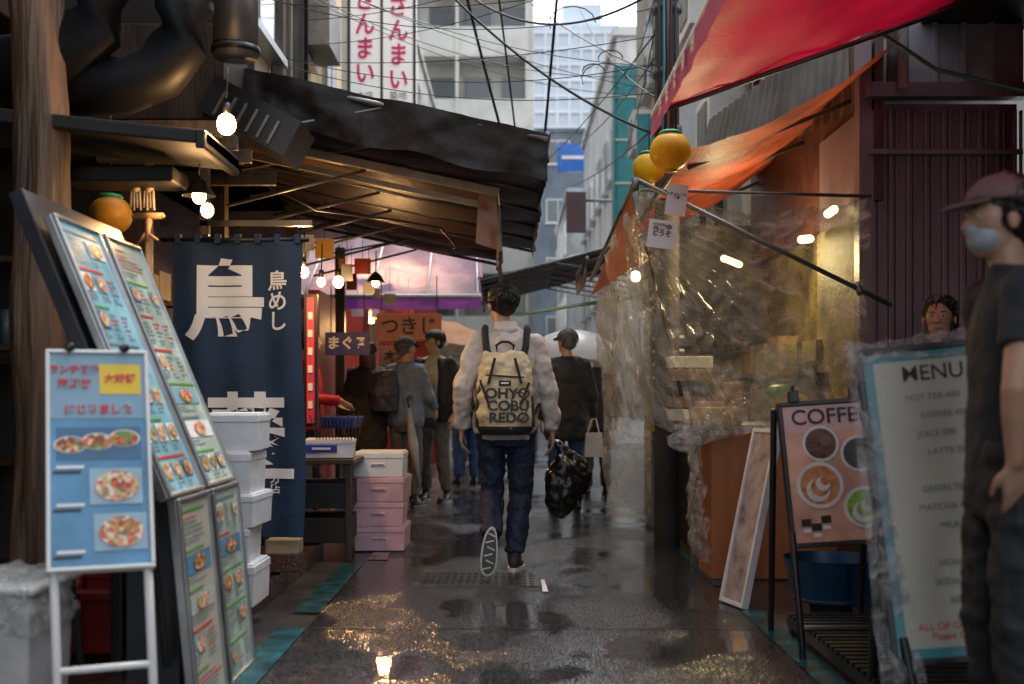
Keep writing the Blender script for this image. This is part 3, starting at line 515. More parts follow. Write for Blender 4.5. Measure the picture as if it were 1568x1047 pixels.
g=grp('wooden_swallow_ornament',(-1.66,5.2,1.85)); b=MB(); OW=mat('light_wood',(.45,.25,.12),.5)
b.capsule((-1.72,5.2,1.875),.018,(-1.6,5.2,1.88),.014,OW); b.capsule((-1.66,5.2,1.86),.016,(-1.67,5.2,1.76),.01,OW); b.capsule((-1.67,5.2,1.8),.01,(-1.71,5.2,1.75),.006,OW); b.capsule((-1.67,5.2,1.8),.01,(-1.62,5.2,1.77),.006,OW); b.done('ornament',g)
def lantern(p,r,top,m=YLAN):
    g=grp('yellow_paper_lantern',p); b=MB(); x,y,z=p; rs=[]; n=28
    for i in range(29):
        a=-1.25+2.5*i/28; rr=r*cos(a)*(1+.03*(i%2)); rs.append([V((x+rr*cos(2*pi*k/n),y+rr*sin(2*pi*k/n),z+r*.95*sin(a))) for k in range(n)])
    b.rings(rs,m); gr=mat('green_rim',(.02,.3,.12),.4); b.cyl((x,y,z+r*.85),(x,y,z+r*1.0),r*.62,gr,r*.5); b.cyl((x,y,z-r*1.0),(x,y,z-r*.88),r*.34,mat('yellow_rim',(.6,.3,.02),.4)); b.tube([(x,y,z+r),(x,y,z+top)],.004,BLK); b.done('lantern',g)
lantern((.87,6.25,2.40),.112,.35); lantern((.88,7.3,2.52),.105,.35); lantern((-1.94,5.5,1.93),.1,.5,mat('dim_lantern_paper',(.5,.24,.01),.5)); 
for p,w,h,s in(((.875,6.05,2.1),.11,.165,'いらっしゃい\nませ'),((.80,6.07,1.92),.15,.15,'営業中\nどうぞ')):
    g=grp('paper_notice',p); b=MB(T(p)@Matrix.Rotation(.12,4,'Y')); b.box((0,0,0),(w,.003,h),WHT); b.done('paper',g); txt(s,T((p[0],p[1]-.004,p[2]+.02))@Matrix.Rotation(.12,4,'Y'),.035 if w>.12 else .018,INK,g,.001)
g=grp('utility_pole',(1.07,8,0)); b=MB(); CP=mat('pole_concrete',(.1,.09,.085),.7); b.cyl((1.09,8.0,0),(1.09,8.0,8),.09,CP,.08,20)
for i in range(7): b.tube([(1.02+.02*i,7.9,2.6),(1.02+.02*i+.02*sin(i),7.89,3.4),(1.03+.018*i,7.9,5)],.010,[BLK,TEALP,BLK,GAL,ORG,BLK,BLK][i])
for z in(2.9,3.3,3.75): b.cyl((1.09,8,z),(1.09,8,z+.05),.105,GAL)
b.done('pole',g)
g=grp('overhead_wires',(0,12,5)); b=MB(); rn=random.Random(3)
def wire(p,q,sag,r=.009):
    p=V(p);q=V(q); b.tube([p.lerp(q,t/18)-V((0,0,sag*4*(t/18)*(1-t/18))) for t in range(19)],r,BLK,5)
for i in range(8): wire((1.05,8,3.2+i*.2),(-1.9,8.5+rn.random()*2,3.7+i*.12),.08+.15*rn.random(),.0035)
for i in range(7): wire((1.05,8.1,3.0+i*.17),(rn.uniform(-2.5,2.2),rn.uniform(16,30),rn.uniform(4,9)),.2+.3*rn.random(),.006)
for i in range(4): wire((-1.9,8+i*.6,3.7+rn.random()),(2.25,10+i*1.2+rn.random(),3.6+rn.random()*1.5),.15+.3*rn.random(),.004)
wire((-.55,10,5.2),(0.0,11.5,3.35),.05,.014); wire((-.2,10,5.2),(.1,12,3.3),-.05,.010); wire((.42,9.5,4.9),(.3,11,3.4),.0,.014); wire((-.4,10,4.6),(1.0,8,3.9),.25,.010); wire((-.5,8.5,4.1),(1.0,8,2.9),.12,.010)
for i in range(5):
    c=V((rn.uniform(.3,.9),9,rn.uniform(3.4,4.2))); rr=rn.uniform(.08,.2); b.tube([c+V((rr*cos(a*.5),0,rr*.7*sin(a*.5))) for a in range(8)],.005,BLK,5)
b.done('cables',g)
# ------------------------------------------------------------------ right boards
g=grp('leaning_white_frame_board',(1.15,5.7,0)); b=MB(); M=frameM((1.07,5.83,.01),(.066,-.23,0),(.18,.05,.85)); board(b,M,.25,.9,.025,WHT,.02); b.rect(.02,.02,.23,.88,-.003,mat('faded_poster',(.45,.36,.33),.3,0,.5,9)); b.done('board',g,.002)
g=grp('coffee_menu_stand',(1.3,4.7,0)); b=MB(); M=frameM((1.135,4.62,.435),(1,-.05,.07),(-.07,.16,.9)); board(b,M,.42,.6,.03,BLK,.018)
b.M=M; b.rect(.02,.02,.40,.58,-.003,mat('peach_print',(.72,.38,.25),.35,0,.35,5)); b.rect(.02,.47,.40,.58,-.004,mat('pink_head_print',(.7,.42,.40),.35,0,.25,4)); 
CR=mat('cup_white',(.75,.72,.68),.3); CF=[mat('coffee_brown_print',(.12,.04,.015),.3,0,.6,30),mat('coffee_black_print',(.02,.012,.01),.3),mat('latte_print',(.6,.25,.08),.3,0,.4,30),mat('matcha_print',(.25,.5,.05),.3,0,.4,30)]
for x,z,r,c in((.16,.42,.075,0),(.31,.37,.075,1),(.14,.25,.095,2),(.31,.15,.085,3)):
    b.disc((x+.006,-.005,z-.006),r*1.03,mat('cup_shadow_print',(.5,.3,.22),.3)); b.disc((x,-.006,z),r,CR); b.disc((x,-.008,z),r*.84,CF[c]);  # first disc: cup's shadow painted into the print, offset down and right
    if c>1:
        for k in range(4): b.disc((x+.01*k-.01,-.010-.001*k,z+.012*k-.02),r*(.5-.1*k),CR if k%2==0 else CF[c])
    else: b.disc((x+.02,-.0095,z+.01),r*.3,mat('crema_print',(.2,.08,.03),.3))
for x,z in((.07,.1),(.11,.08),(.15,.11)): b.rect(x-.02,z-.015,x+.02,z+.015,-.006,CF[1]); b.rect(x-.015,z-.04,x+.015,z-.025,-.006,CR)
b.M=Matrix()
for x in(1.14,1.54): b.cyl((x,4.63,.5),(x+.02,4.53,.0),.014,BLK); b.cyl((x-.04,4.78,1.0),(x+.02,5.1,.0),.014,BLK)
b.cyl((1.15,4.57,.12),(1.55,4.57,.12),.012,BLK); b.M=M
for x in(.07,.32): b.box((x,0,.62),(.04,.05,.05),BLK); b.cyl((x,0,.64),(x,0,.67),.008,BLK)
b.done('stand',g,.003); txt('COFFEE',M@T((.21,-.008,.53)),.088,INK,g,.001,sx=1.05)
g=grp('plastic_wrapped_menu_board',(1.35,3.6,0)); b=MB(); M=frameM((1.185,3.54,.21),(1,-.12,.10),(-.10,.12,1)); board(b,M,.43,1.0,.035,BLK,.02); b.rect(.02,.02,.41,.98,-.003,TEALP); b.rect(.05,.05,.385,.95,-.006,PAP)
b.M=Matrix()
for x in(1.22,1.6): b.cyl((x,3.55,.3),(x+.03,3.45,0),.016,BLK); b.cyl((x-.05,3.62,.9),(x+.03,3.95,0),.016,BLK)
b.done('stand',g,.003); txt('MENU',M@T((.23,-.008,.905)),.07,INK,g,.0003)
for i,s in enumerate(('HOT TEA 400','COFFEE 450','JUICE 500','LATTE 550','','GREEN TEA 400','MATCHA 600','MILK 350','','HONEY 500','SODA 450','BEER 700')): 
    if s: txt(s,M@T((.25 if i%2 else .22,-.008,.83-i*.058)),.028,GRYI,g,0,'CENTER')
txt('ALL OF OUR MENU\nPlease Check it',M@T((.22,-.008,.1)),.03,REDI,g,0)
sheet('plastic_wrap',M@V((-.05,-.02,-.06)),M@V((.09,-.015,-.05)),M@V((.02,-.015,1.01)),M@V((-.025,-.02,1.02)),PL3,g,24,60,.05,8)
sheet('plastic_wrap_top',M@V((-.03,-.03,.96)),M@V((.45,-.02,.96)),M@V((.45,.04,1.03)),M@V((-.03,.04,1.03)),PL3,g,50,8,.03,9)
g=grp('metal_grate_deck',(1.7,4.4,0)); b=MB()
for i in range(26): b.box((1.8,3.4+i*.065,.085),(1.15,.03,.02),BLK)
for x in(1.24,1.8,2.36): b.box((x,4.2,.055),(.03,1.75,.04),BLK)
for x in(1.24,2.36):
    for y in(3.4,5.0): b.box((x,y,.018),(.04,.04,.034),BLK)
b.done('slats',g)
g=grp('blue_plastic_basin',(1.55,5.3,0)); b=MB(); b.cyl((1.5,5.35,.12),(1.5,5.35,.3),.18,mat('deep_blue_plastic',(.006,.05,.12),.35),.22,24,False); b.cyl((1.5,5.35,.1),(1.5,5.35,.12),.18,MT['deep_blue_plastic']); b.cyl((1.5,5.35,0),(1.5,5.35,.1),.1,DK); b.done('basin',g)
g=grp('storage_shelf',(2.2,5.6,0)); b=MB(); 
for z in(.25,.6): b.box((2.2,5.75,z),(1.0,.4,.03),BLK); b.box((2.0,5.7,z+.12),(.35,.3,.2),DK); b.box((2.45,5.7,z+.1),(.3,.3,.16),KR)
b.box((1.72,5.75,.3),(.03,.4,.6),BLK); b.done('shelf',g)
# ------------------------------------------------------------------ umbrellas
def umbrella(name,c,Rr,h,m,hand):
    g=grp(name,c); b=MB(); n=32; rs=[]; c=V(c)
    for i in range(9):
        a=i/8*1.35+.02; rs.append([c+V((Rr*sin(a)/sin(1.37)*cos(2*pi*k/n)*(1-.05*(i/8)*abs(cos(8*pi*k/n))),Rr*sin(a)/sin(1.37)*sin(2*pi*k/n)*(1-.05*(i/8)*abs(cos(8*pi*k/n))),-h*(1-cos(a))/(1-cos(1.37)))) for k in range(n)])
    b.rings(rs,m,cap=False)
    for k in range(8): 
        a=2*pi*k/8+pi/8; b.tube([c+V((Rr*sin(t)/sin(1.37)*cos(a)*.99,Rr*sin(t)/sin(1.37)*sin(a)*.99,-h*(1-cos(t))/(1-cos(1.37))-.006)) for t in(.05,.5,1,1.35)],.004,ALU)
    b.cyl(c+V((0,0,.05)),hand,.007,ALU); b.done('canopy',g)
CLU=mat('white_umbrella_cloth',(.86,.88,.9),.3,0,.05,trl=.4)
# ------------------------------------------------------------------ people
def hand(b,w,d,t,n,curl,m,sc=1):
    w=V(w);d=V(d).normalized();t=V(t).normalized();n=V(n).normalized()
    for i in range(4):
        k=w+(d*(.085-.004*i)+t*(.028-.019*i))*sc; b.capsule(w+t*(.014-.009*i)*sc,.014*sc,k,.0115*sc,m,8)
        L=[.072,.08,.074,.058][i]*sc; p=k; a=curl*.5
        for q,(f,r0,r1) in enumerate(((.42,.0095,.009),(.32,.009,.008),(.26,.008,.007))):
            dd=d*cos(a)+n*sin(a); p2=p+dd*L*f*1.15; b.capsule(p,r0*sc,p2,r1*sc,m,8); p=p2; a+=curl*.8
    p=w+(d*.02+t*.018)*sc; p2=p+(d*.55+t*.75+n*.25).normalized()*.04*sc; p3=p2+(d*.9+t*.3+n*.3).normalized()*.032*sc; p4=p3+(d+n*.4).normalized()*.024*sc
    b.capsule(p,.014*sc,p2,.011*sc,m,8); b.capsule(p2,.011*sc,p3,.009*sc,m,8); b.capsule(p3,.009*sc,p4,.0075*sc,m,8)
DEF=dict(hip=.09,hipz=.9,kneeL=(-.1,.03,.48),kneeR=(.1,.03,.48),ankL=(-.11,-.02,.09),ankR=(.11,-.02,.09),fL=(-.08,1,0),fR=(.08,1,0),shL=(-.165,0,1.385),shR=(.165,0,1.385),elL=(-.235,-.04,1.11),elR=(.235,-.04,1.11),wrL=(-.24,.05,.88),wrR=(.24,.05,.88),head=(0,.02,1.6),pL=None,pR=None)
def shoe(g,ank,f,m,sole,tread=None):
    f=V(f).normalized(); s=V((1,0,0)); 
    if abs(f.x)>.5: s=V((0,1,0))
    s=(s-f*s.dot(f)).normalized(); u=s.cross(f).normalized(); 
    M=Matrix(((s.x,f.x,u.x,ank[0]),(s.y,f.y,u.y,ank[1]),(s.z,f.z,u.z,ank[2]),(0,0,0,1)))
    b=MB(M); b.ell((0,-.005,-.03),(.038,.058,.05),m); b.cyl((0,-.005,-.02),(0,-.01,.035),.042,m,.045); b.ell((0,.1,-.05),(.045,.095,.032),m); b.capsule((0,.03,-.015),.034,(0,.12,-.045),.03,m); b.remesh('shoe_upper',g,.008,3)
    b=MB(M); out=[]
    for k in range(28):
        a=2*pi*k/28; y=.065+.142*sin(a); w=.052+.01*sin(a)-.006*cos(2*a+.6); out.append((w*cos(a),y))
    b.rings([[V((x,y,-.092)) for x,y in out],[V((x*1.03,y*1.0,-.085)) for x,y in out],[V((x*1.0,y,-.062)) for x,y in out]],sole,True,False)
    if tread:
        b.rings([[V((x*.8,.065+(y-.065)*.9,-.096)) for x,y in out],[V((x*.8,.065+(y-.065)*.9,-.091)) for x,y in out]],tread,True,False)
        for k in range(6): b.box((.006*(-1)**k,-.03+k*.038,-.0975),(.05,.009,.004),sole,Matrix.Rotation(.35*(-1)**k,3,'Z'))
    b.done('shoe_sole',g,.002)
def tufts(b,c,r,n,m,rn,L=.045,zmin=-.5,face=True):
    for i in range(n):
        z=rn.uniform(zmin,1); a=rn.uniform(0,2*pi); q=math.sqrt(1-z*z); d=V((q*cos(a),q*sin(a),z))
        if face and d.y>.45 and z<.45: continue
        p=V(c)+V((d.x*r[0],d.y*r[1],d.z*r[2]))*.97; tan=V((d.x*.5,d.y*.5+.2*(d.y>0),-.9))+V((rn.uniform(-.4,.4),rn.uniform(-.4,.4),0)); tan=(tan-d*tan.dot(d)).normalized()
        p2=p+tan*L*.55+d*.005; p3=p+tan*L*rn.uniform(.8,1.2)-d*rn.uniform(-.004,.006); b.tube([p,p2,p3],[.0045,.004,.0006],m,4)
def person(name,loc,yaw,H=1.7,J=None,top=None,bot=None,hair='short',hm=None,sleeve=1,hem=.85,bulk=1,vox=.014,hy=0,hp=0,curl=.5,shoe_m=None,sole_m=None,cap=None,mask=None,face=True,tread=None,fold=None):
    g=grp(name,loc,yaw,True,H/1.715); j=dict(DEF); j.update(J or {}); hm=hm or HAIR; hz=j['hipz']; X=j['hip']; k=bulk
    hL=V((-X,0,hz));hR=V((X,0,hz)); P={q:V(j[q]) for q in('kneeL','kneeR','ankL','ankR','shL','shR','elL','elR','wrL','wrR','head')}
    hd=P['head']; hM=T(hd)@Matrix.Rotation(hy,4,'Z')@Matrix.Rotation(hp,4,'X')
    b=MB(); s=SKIN
    b.loft([(0,0,hz-.08,.13,.09),(0,0,hz+.05,.14,.09),(0,0,hz+.25,.12,.08),(0,0,1.3,.14,.085),(0,0,1.4,.12,.07),(0,0,1.45,.06,.055)],s); b.capsule((0,-.005,1.42),.056,hd+V((0,-.015,-.08)),.05,s)
    for h_,kn,an in((hL,P['kneeL'],P['ankL']),(hR,P['kneeR'],P['ankR'])): b.limb(h_,.07,kn,.05,s); b.limb(kn,.05,an,.035,s)
    for sh,el,wr in((P['shL'],P['elL'],P['wrL']),(P['shR'],P['elR'],P['wrR'])): b.limb(sh,.05,el,.038,s); b.capsule(el,.04,el.lerp(wr,.35),.038,s); b.capsule(el.lerp(wr,.35),.038,wr,.025,s)
    for sd,el,wr in((1,P['elL'],P['wrL']),(-1,P['elR'],P['wrR'])):
        d=(wr-el).normalized()*.6+V((0,0,-.4)); ov=j['pL' if sd==1 else 'pR']
        if ov: hand(b,wr,ov[0],ov[1],ov[2],curl,s)
        else: hand(b,wr,d,V((0,1,.0)),V((sd,0,0)),curl,s)
    b.M=hM; b.ell((0,-.012,.03),(.074,.094,.086),s); b.ell((0,.022,-.05),(.056,.062,.062),s); b.ell((0,.045,-.085),(.03,.03,.024),s); b.ell((0,.03,.0),(.066,.06,.07),s)
    b.capsule((0,.082,.012),.009,(0,.1,-.022),.0135,s,8); 
    for q in(-1,1): b.ell((q*.078,-.005,-.008),(.011,.02,.032),s); b.ell((q*.03,.072,.022),(.02,.014,.008),s); b.ell((q*.012,.092,-.026),(.008,.008,.007),s)
    b.ell((0,.082,-.05),(.022,.009,.005),s); b.ell((0,.08,-.058),(.019,.009,.006),s)
    b.remesh('body',g,.0075 if vox<.0121 else .01,2)
    if face:
        e=MB(hM); ew=mat('eye_white',(.7,.68,.65),.2); lip=mat('lips',(.35,.12,.1),.45)
        for q in(-1,1): e.ell((q*.03,.073,.008),(.013,.010,.008),ew,10); e.ell((q*.03,.08,.008),(.006,.005,.0065),INK,8); e.capsule((q*.018,.088,.028),.003,(q*.042,.08,.03),.002,HAIR,6)
        e.capsule((-.018,.086,-.054),.004,(.018,.086,-.054),.004,lip,6); e.done('face_details',g)
    b=MB(hM); rn=random.Random(name)
    b.ell((0,-.024,.042),(.083,.098,.086),hm); b.ell((0,-.05,-.0),(.074,.068,.072),hm)
    if hair=='long': b.loft([(0,-.055,-.33,.07,.03),(0,-.06,-.2,.09,.045),(0,-.05,-.05,.09,.07),(0,-.03,.05,.085,.085)],hm)
    if hair=='bob': b.loft([(0,-.035,-.12,.085,.07),(0,-.035,-.0,.095,.08),(0,-.03,.06,.088,.088)],hm)
    b.remesh('hair',g,.007 if vox<.0121 else .01,2,.004,.03)
    b=MB(hM); tufts(b,(0,-.026,.04),(.086,.1,.089),1100 if vox<.01 else 250,hm,rn,.045 if vox<.01 else .05,-.7,True); b.done('hair_strands',g)
    if cap:
        b=MB(hM); b.ell((0,-.012,.048),(.092,.108,.085),cap,24,zlo=.0,zhi=1)
        n=13; up=[]
        for i in range(n):
            a=pi*i/(n-1); up.append((.082*cos(a),.06+ .105*sin(a),.05-.018*sin(a)))
        b.add([V(p) for p in up]+[V(p)-V((0,0,.007)) for p in up],[tuple(range(n)),tuple(reversed(range(n,2*n)))]+[(i+n,i+n+1,i+1,i) for i in range(n-1)],cap); b.ell((0,-.012,.134),(.01,.01,.006),cap,8); b.done('cap',g)
    if mask: b=MB(hM); b.ell((0,.042,-.052),(.058,.05,.05),mask,20); b.ell((0,.068,-.028),(.03,.036,.028),mask); b.capsule((.053,.04,-.03),.003,(.078,-.01,-.01),.003,mask,6); b.capsule((-.053,.04,-.03),.003,(-.078,-.01,-.01),.003,mask,6); b.remesh('face_mask',g,.005,4)
    b=MB(); b.loft([(0,0,hz-.14,.155,.105),(0,0,hz-.04,.172*min(k,1.05),.118),(0,0,hz+.08,.165,.11)],bot)
    for h_,kn,an in((hL,P['kneeL'],P['ankL']),(hR,P['kneeR'],P['ankR'])): b.limb(h_-V((0,0,.03)),.093,kn,.07,bot); b.limb(kn,.072,kn.lerp(an,.93),.062,bot)
    b.remesh('trousers',g,vox,3,.026,.06)
    b=MB(); b.loft([(0,0,hem,.168*k,.12*k),(0,0,hem+.05,.182*k,.13*k),(0,0,1.1,.176*k,.13*k),(0,-.01,1.28,.188*k,.13*k),(0,-.01,1.37,.17*k,.11*k),(0,-.01,1.43,.112*k,.086*k),(0,-.005,1.475,.068,.064)],top)
    for sh,el,wr in((P['shL'],P['elL'],P['wrL']),(P['shR'],P['elR'],P['wrR'])):
        b.capsule(V((sh.x*.6,sh.y,sh.z+.01)),.066*k,sh+V((0,0,-.01)),.06*k,top)
        if sleeve==1: b.limb(sh,.061*k,el,.052*k,top); b.limb(el,.054*k,el.lerp(wr,.96),.041*k,top)
        else: b.limb(sh,.068,sh.lerp(el,.6),.062,top)
    b.remesh('top',g,vox,3,fold or (.032 if k>1 else .022),.08)
    for q in 'LR': shoe(g,P['ank'+q],j['f'+q],shoe_m or BLK,sole_m or BLK,tread if q=='L' else None)
    return g
JKT=mat('cream_windbreaker',(.52,.455,.40),.6,0,.12,4,.6,22,(1,1,.6)); NVY=mat('indigo_denim',(.009,.019,.048),.7,0,.5,8,.3,60); BCK=mat('black_cloth',(.017,.017,.018),.75,0,.3,8,.2,120); SHW=mat('sneaker_white',(.55,.55,.53),.5)
mm=person('man_with_backpack',(-.035,6.76,0),0,1.715,dict(kneeL=(-.085,.06,.47),ankL=(-.085,-.2,.235),fL=(-.12,-.02,-1),kneeR=(.088,.06,.47),ankR=(.05,.02,.1),fR=(.12,1,-.02),shL=(-.168,-.01,1.375),shR=(.172,-.01,1.37),elL=(-.258,-.08,1.1),elR=(.25,-.04,1.09),wrL=(-.265,.0,.86),wrR=(.275,.02,.85),head=(-.025,.03,1.6)),JKT,NVY,hair='short',bulk=1.08,hem=.85,vox=.008,hy=.45,curl=.55,shoe_m=mat('sneaker_dark',(.03,.03,.035),.6),sole_m=SHW,tread=BLK,fold=.036)
b=MB(); b.ell((0,-.055,1.445),(.08,.045,.035),JKT); b.loft([(0,0,1.42,.085,.078),(0,-.005,1.475,.07,.068),(0,0,1.5,.064,.064)],JKT); b.remesh('collar',mm,.008,3,.012,.05)
b=MB(); b.loft([(-.005,0,.84,.184,.133),(-.005,0,.865,.186,.135)],JKT,28); b.remesh('hem_band',mm,.008,2,.02,.06)
for sd,el,wr in((1,V((-.258,-.08,1.1)),V((-.265,0,.86))),(-1,V((.25,-.04,1.09)),V((.275,.02,.85)))):
    b=MB(); b.cyl(el.lerp(wr,.86),el.lerp(wr,.97),.042,JKT,.04,16); b.remesh('cuff',mm,.007,2,.01,.04)
b=MB(); b.loft([(0,-.0,.8,.168,.118),(0,0,.87,.172,.122)],mat('white_tshirt',(.5,.5,.5),.7)); b.remesh('shirt_hem',mm,.008,2,.02,.06)
CV=mat('cream_canvas',(.64,.52,.31),.7,0,.18,9,.3,50); b=MB(); b.M=T((-.005,-.215,0))
b.loft([(0,0,.845,.13,.075),(0,-.01,.875,.16,.095),(0,-.012,1.0,.167,.1),(0,-.005,1.15,.158,.088),(0,.0,1.25,.145,.072),(0,.0,1.31,.125,.035)],CV,24); b.remesh('bag_body',mm,.008,3,.03,.06)
b=MB(T((-.005,-.215,0))); b.loft([(0,0,.835,.135,.08),(0,-.01,.865,.16,.098),(0,-.012,.885,.164,.1)],BCK,24); 
for q in(-1,1):
    b.rings([[V((q*(.156-.022*(i/8)**2)+.018*cos(a),.01+.055*sin(a),.88+.27*i/8)) for a in [2*pi*t/10 for t in range(10)]] for i in range(9)],BCK)
    b.box((q*.075,-.100,1.2),(.016,.01,.15),BCK,Matrix.Rotation(q*-.25,3,'Y')); b.box((q*.11,-.095,1.06),(.014,.012,.16),BCK,Matrix.Rotation(q*.35,3,'Y'))
b.tube([(-.045,.02,1.29),(-.05,.02,1.35),(-.02,.02,1.37),(.02,.02,1.37),(.05,.02,1.35),(.045,.02,1.29)],.008,BCK,8); b.box((0,-.096,1.17),(.22,.012,.009),BCK,Matrix.Rotation(.06,3,'Y')); b.box((0,-.108,1.13),(.07,.008,.03),BCK); b.box((.0,-.114,1.13),(.045,.004,.01),WINK)
for q in(-1,1):
    b.M=Matrix(); b.tube([(q*.09,-.15,1.25),(q*.115,-.14,1.34),(q*.125,-.1,1.445),(q*.125,.02,1.465),(q*.13,.12,1.40),(q*.14,.15,1.2)],.021,BCK,8); b.tube([(q*.15,.14,1.15),(q*.2,.0,1.02),(q*.15,-.16,.92)],.010,BCK)
b.done('bag_straps',mm,.002)
for i,(s_,z) in enumerate((('OHYO',1.07),('COBU',1.0),('REDO',.932))):
    txt(s_,T((.01+.004*i,-.333,z)),.078,INK,mm,.0025,sx=1.1)
b=MB(); b.rings([[V((.075+.05*cos(a),-.334,1.0+.085*sin(a)))for a in [2*pi*k/24 for k in range(24)]],[V((.075+.042*cos(a),-.334,1.0+.076*sin(a)))for a in [2*pi*k/24 for k in range(24)]]],INK,False); b.done('bag_print',mm)
g=grp('black_plastic_bag',(.3,6.75,.5)); BG=mat('black_bin_film',(.006,.006,.007),.3,0,.2,20,.5,16,spec=.35); b=MB()
for c,r in(((.30,6.74,.54),(.11,.1,.17)),((.38,6.82,.57),(.09,.09,.15)),((.25,6.76,.46),(.05,.06,.13)),((.28,6.75,.40),(.06,.06,.08))): b.ell(c,r,BG)
b.capsule((.32,6.78,.7),.05,(.25,6.79,.79),.012,BG); b.capsule((.37,6.8,.68),.04,(.27,6.79,.79),.01,BG); b.remesh('bags',g,.009,2,.05,.07)
DEN=mat('grey_denim',(.14,.19,.27),.8,0,.3,10); KHK=mat('khaki_shirt',(.42,.38,.26),.8); GRT=mat('grey_trousers',(.09,.085,.08),.8,0,.3,8); NV2=mat('navy_trousers',(.015,.05,.13),.8)
person('man_in_dark_coat',(.5,10.4,0),.1,1.66,dict(kneeL=(-.1,.06,.47)),BCK,NV2,'short',HGR,hem=.68,bulk=1.2,hy=.5,cap=mat('grey_cap',(.08,.08,.085),.8))
g=grp('white_shopping_bag',(.8,10.3,.6)); b=MB(); b.box((.74,10.3,.62),(.17,.08,.22),mat('white_bag_film',(.4,.44,.47),.35),tp=.85); b.tube([(.68,10.3,.72),(.72,10.3,.85),(.76,10.3,.86),(.79,10.3,.72)],.006,WHT); b.done('bag',g,.015)
person('woman_in_black_coat',(-1.38,10.9,0),.5,1.58,None,mat('brown_black_coat',(.03,.02,.016),.8),BCK,'long',HBR,hem=.6,bulk=1.15,hy=-.3)
person('man_in_denim_jacket',(-1.02,10.9,0),-.4,1.62,dict(elR=(.25,.03,1.12),wrR=(.22,.22,1.0)),DEN,GRT,'short',HGR,hem=.82,bulk=1.12,hy=-.5,cap=mat('dark_cap',(.04,.04,.045),.8))
p=person('man_in_black_jacket',(-.78,11.5,0),pi*.86,1.72,dict(ankL=(-.16,.03,.09),wrR=(.15,.25,1.05)),KHK,GRT,'short',HAIR,hem=.84,hy=-.5,cap=mat('black_cap',(.015,.015,.02),.7))
b=MB()
for q in(-1,1): b.loft([(q*.125,-.01,.8,.07,.145),(q*.13,-.01,1.1,.07,.145),(q*.125,-.01,1.35,.075,.12),(q*.085,-.01,1.44,.05,.09)],BCK)
b.loft([(0,-.06,.8,.16,.09),(0,-.06,1.1,.17,.1),(0,-.05,1.4,.13,.08)],BCK)
for sh,el,wr in(((-.165,0,1.385),(-.235,-.04,1.11),(-.24,.05,.88)),((.165,0,1.385),(.235,-.04,1.11),(.15,.25,1.05))): b.limb(V(sh),.076,V(el),.066,BCK); b.limb(V(el),.066,V(wr),.052,BCK)
b.remesh('open_jacket',p,.014,3,.02,.08)
g=grp('dark_backpack',(-1.15,10.7,1.1)); b=MB(); b.loft([(-1.2,10.66,.92,.12,.08),(-1.2,10.66,1.1,.14,.1),(-1.18,10.7,1.3,.1,.07)],mat('slate_nylon',(.03,.035,.05),.6)); b.remesh('pack',g,.012,3,.03,.06)
person('vendor_in_red',(-1.62,9.0,0),-1.2,1.6,dict(wrL=(-.15,.25,1.1),wrR=(.15,.25,1.1)),mat('red_jersey',(.5,.01,.015),.6),BCK,'short',hem=.8)
person('pedestrian_in_grey',(-.32,15.5,0),.1,1.65,None,GRT,BCK,'short',vox=.02,face=False); person('pedestrian_with_umbrella',(-.62,17,0),0,1.6,dict(wrR=(.12,.25,1.2)),DEN,NV2,'short',vox=.02,face=False); umbrella('blue_umbrella',(-.65,17.1,1.92),.5,.26,mat('blue_umbrella_cloth',(.25,.42,.62),.4,trl=.5),(-.6,17.2,1.2))
person('pedestrian_in_black',(.9,12.1,0),.1,1.6,dict(wrL=(-.1,.22,1.25)),BCK,BCK,'short',vox=.02,face=False); umbrella('white_umbrella',(.62,11.6,1.74),.52,.32,CLU,(.8,11.7,1.15))
person('pedestrian_in_pale_coat',(.3,20,0),pi,1.62,None,mat('pale_coat',(.4,.4,.38),.8),GRT,'bob',vox=.02,face=False); person('pedestrian_in_blue',(-.95,21,0),.2,1.66,None,NV2,BCK,'short',vox=.02,face=False); person('pedestrian_in_brown',(-.1,25,0),0,1.6,None,KR,BCK,'short',vox=.02,face=False); umbrella('white_umbrella',(-.15,21,1.9),.55,.26,CLU,(-.15,21,1.1)); person('pedestrian_in_dark',(-.55,13.6,0),.3,1.55,None,BCK,NV2,'bob',vox=.02,face=False); person('pedestrian_in_orange',(.1,23,0),.3,1.6,None,mat('rust_coat',(.35,.1,.04),.8),BCK,'short',vox=.02,face=False)
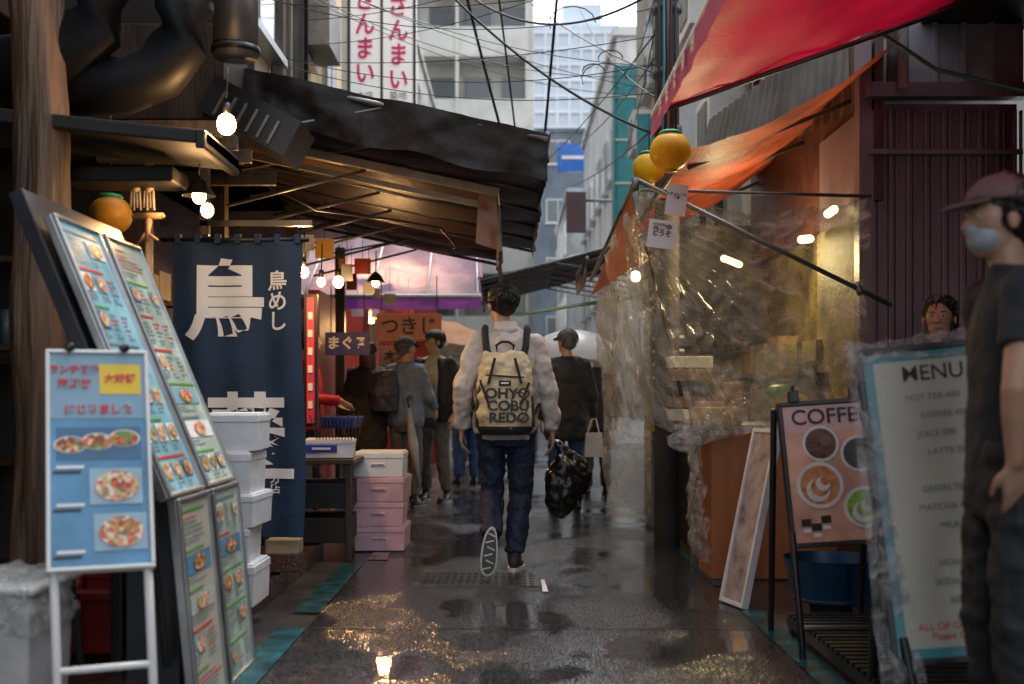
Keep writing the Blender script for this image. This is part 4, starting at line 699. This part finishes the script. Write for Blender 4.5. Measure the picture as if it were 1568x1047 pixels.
fp=person('shop_staff_in_cap',(1.35,3.08,0),pi/2,1.64,dict(shL=(-.17,.03,1.385),elL=(-.24,.09,1.12),wrL=(-.2,.075,.93),wrR=(.22,-.05,.88),head=(0,.03,1.6),pL=((.3,-.15,-.9),(0,.8,-.3),(.8,.1,.2))),mat('charcoal_tshirt',(.02,.023,.028),.8,0,.3,8),BCK,'short',sleeve=0,hem=.86,bulk=.88,vox=.009,curl=.35,cap=mat('mauve_cap',(.17,.10,.10),.8),mask=mat('pale_mask',(.30,.34,.37),.7))
person('shop_woman',(2.05,5.45,0),pi*.85,1.53,dict(wrL=(-.12,.25,1.0),wrR=(.12,.25,1.0)),BCK,BCK,'bob',vox=.01)
# ------------------------------------------------------------------ world / light / camera
w=bpy.data.worlds.new('World'); S.world=w; w.use_nodes=True; nt=w.node_tree; bg=nt.nodes['Background']; sky=nt.nodes.new('ShaderNodeTexSky'); sky.sky_type='NISHITA'; sky.sun_disc=False
sky.sun_elevation=R(62); sky.sun_rotation=R(20); sky.dust_density=3; sky.air_density=1.3
hs=nt.nodes.new('ShaderNodeHueSaturation'); hs.inputs['Saturation'].default_value=.3; hs.inputs['Value'].default_value=3.3
nt.links.new(sky.outputs[0],hs.inputs['Color']); nt.links.new(hs.outputs[0],bg.inputs[0]); bg.inputs[1].default_value=.15
l=bpy.data.lights.new('sun','SUN'); l.energy=1.2; l.angle=R(20); l.color=(1,.97,.93); o=bpy.data.objects.new('sun',l); S.collection.objects.link(o)
az=R(20); el=R(62); dv=V((sin(az)*cos(el),cos(az)*cos(el),sin(el))); o.rotation_euler=dv.to_track_quat('Z','Y').to_euler(); o.location=(0,0,20)
c=bpy.data.cameras.new('camera'); co=bpy.data.objects.new('camera',c); S.collection.objects.link(co); co.location=(0,0,1.05); co.rotation_euler=(pi/2,0,0); c.lens=40; c.shift_y=.054; c.clip_end=1000; S.camera=co
c.dof.use_dof=True; c.dof.focus_distance=6.8; c.dof.aperture_fstop=1.9
S.view_settings.view_transform='Standard'; S.view_settings.look='None'; S.view_settings.exposure=0
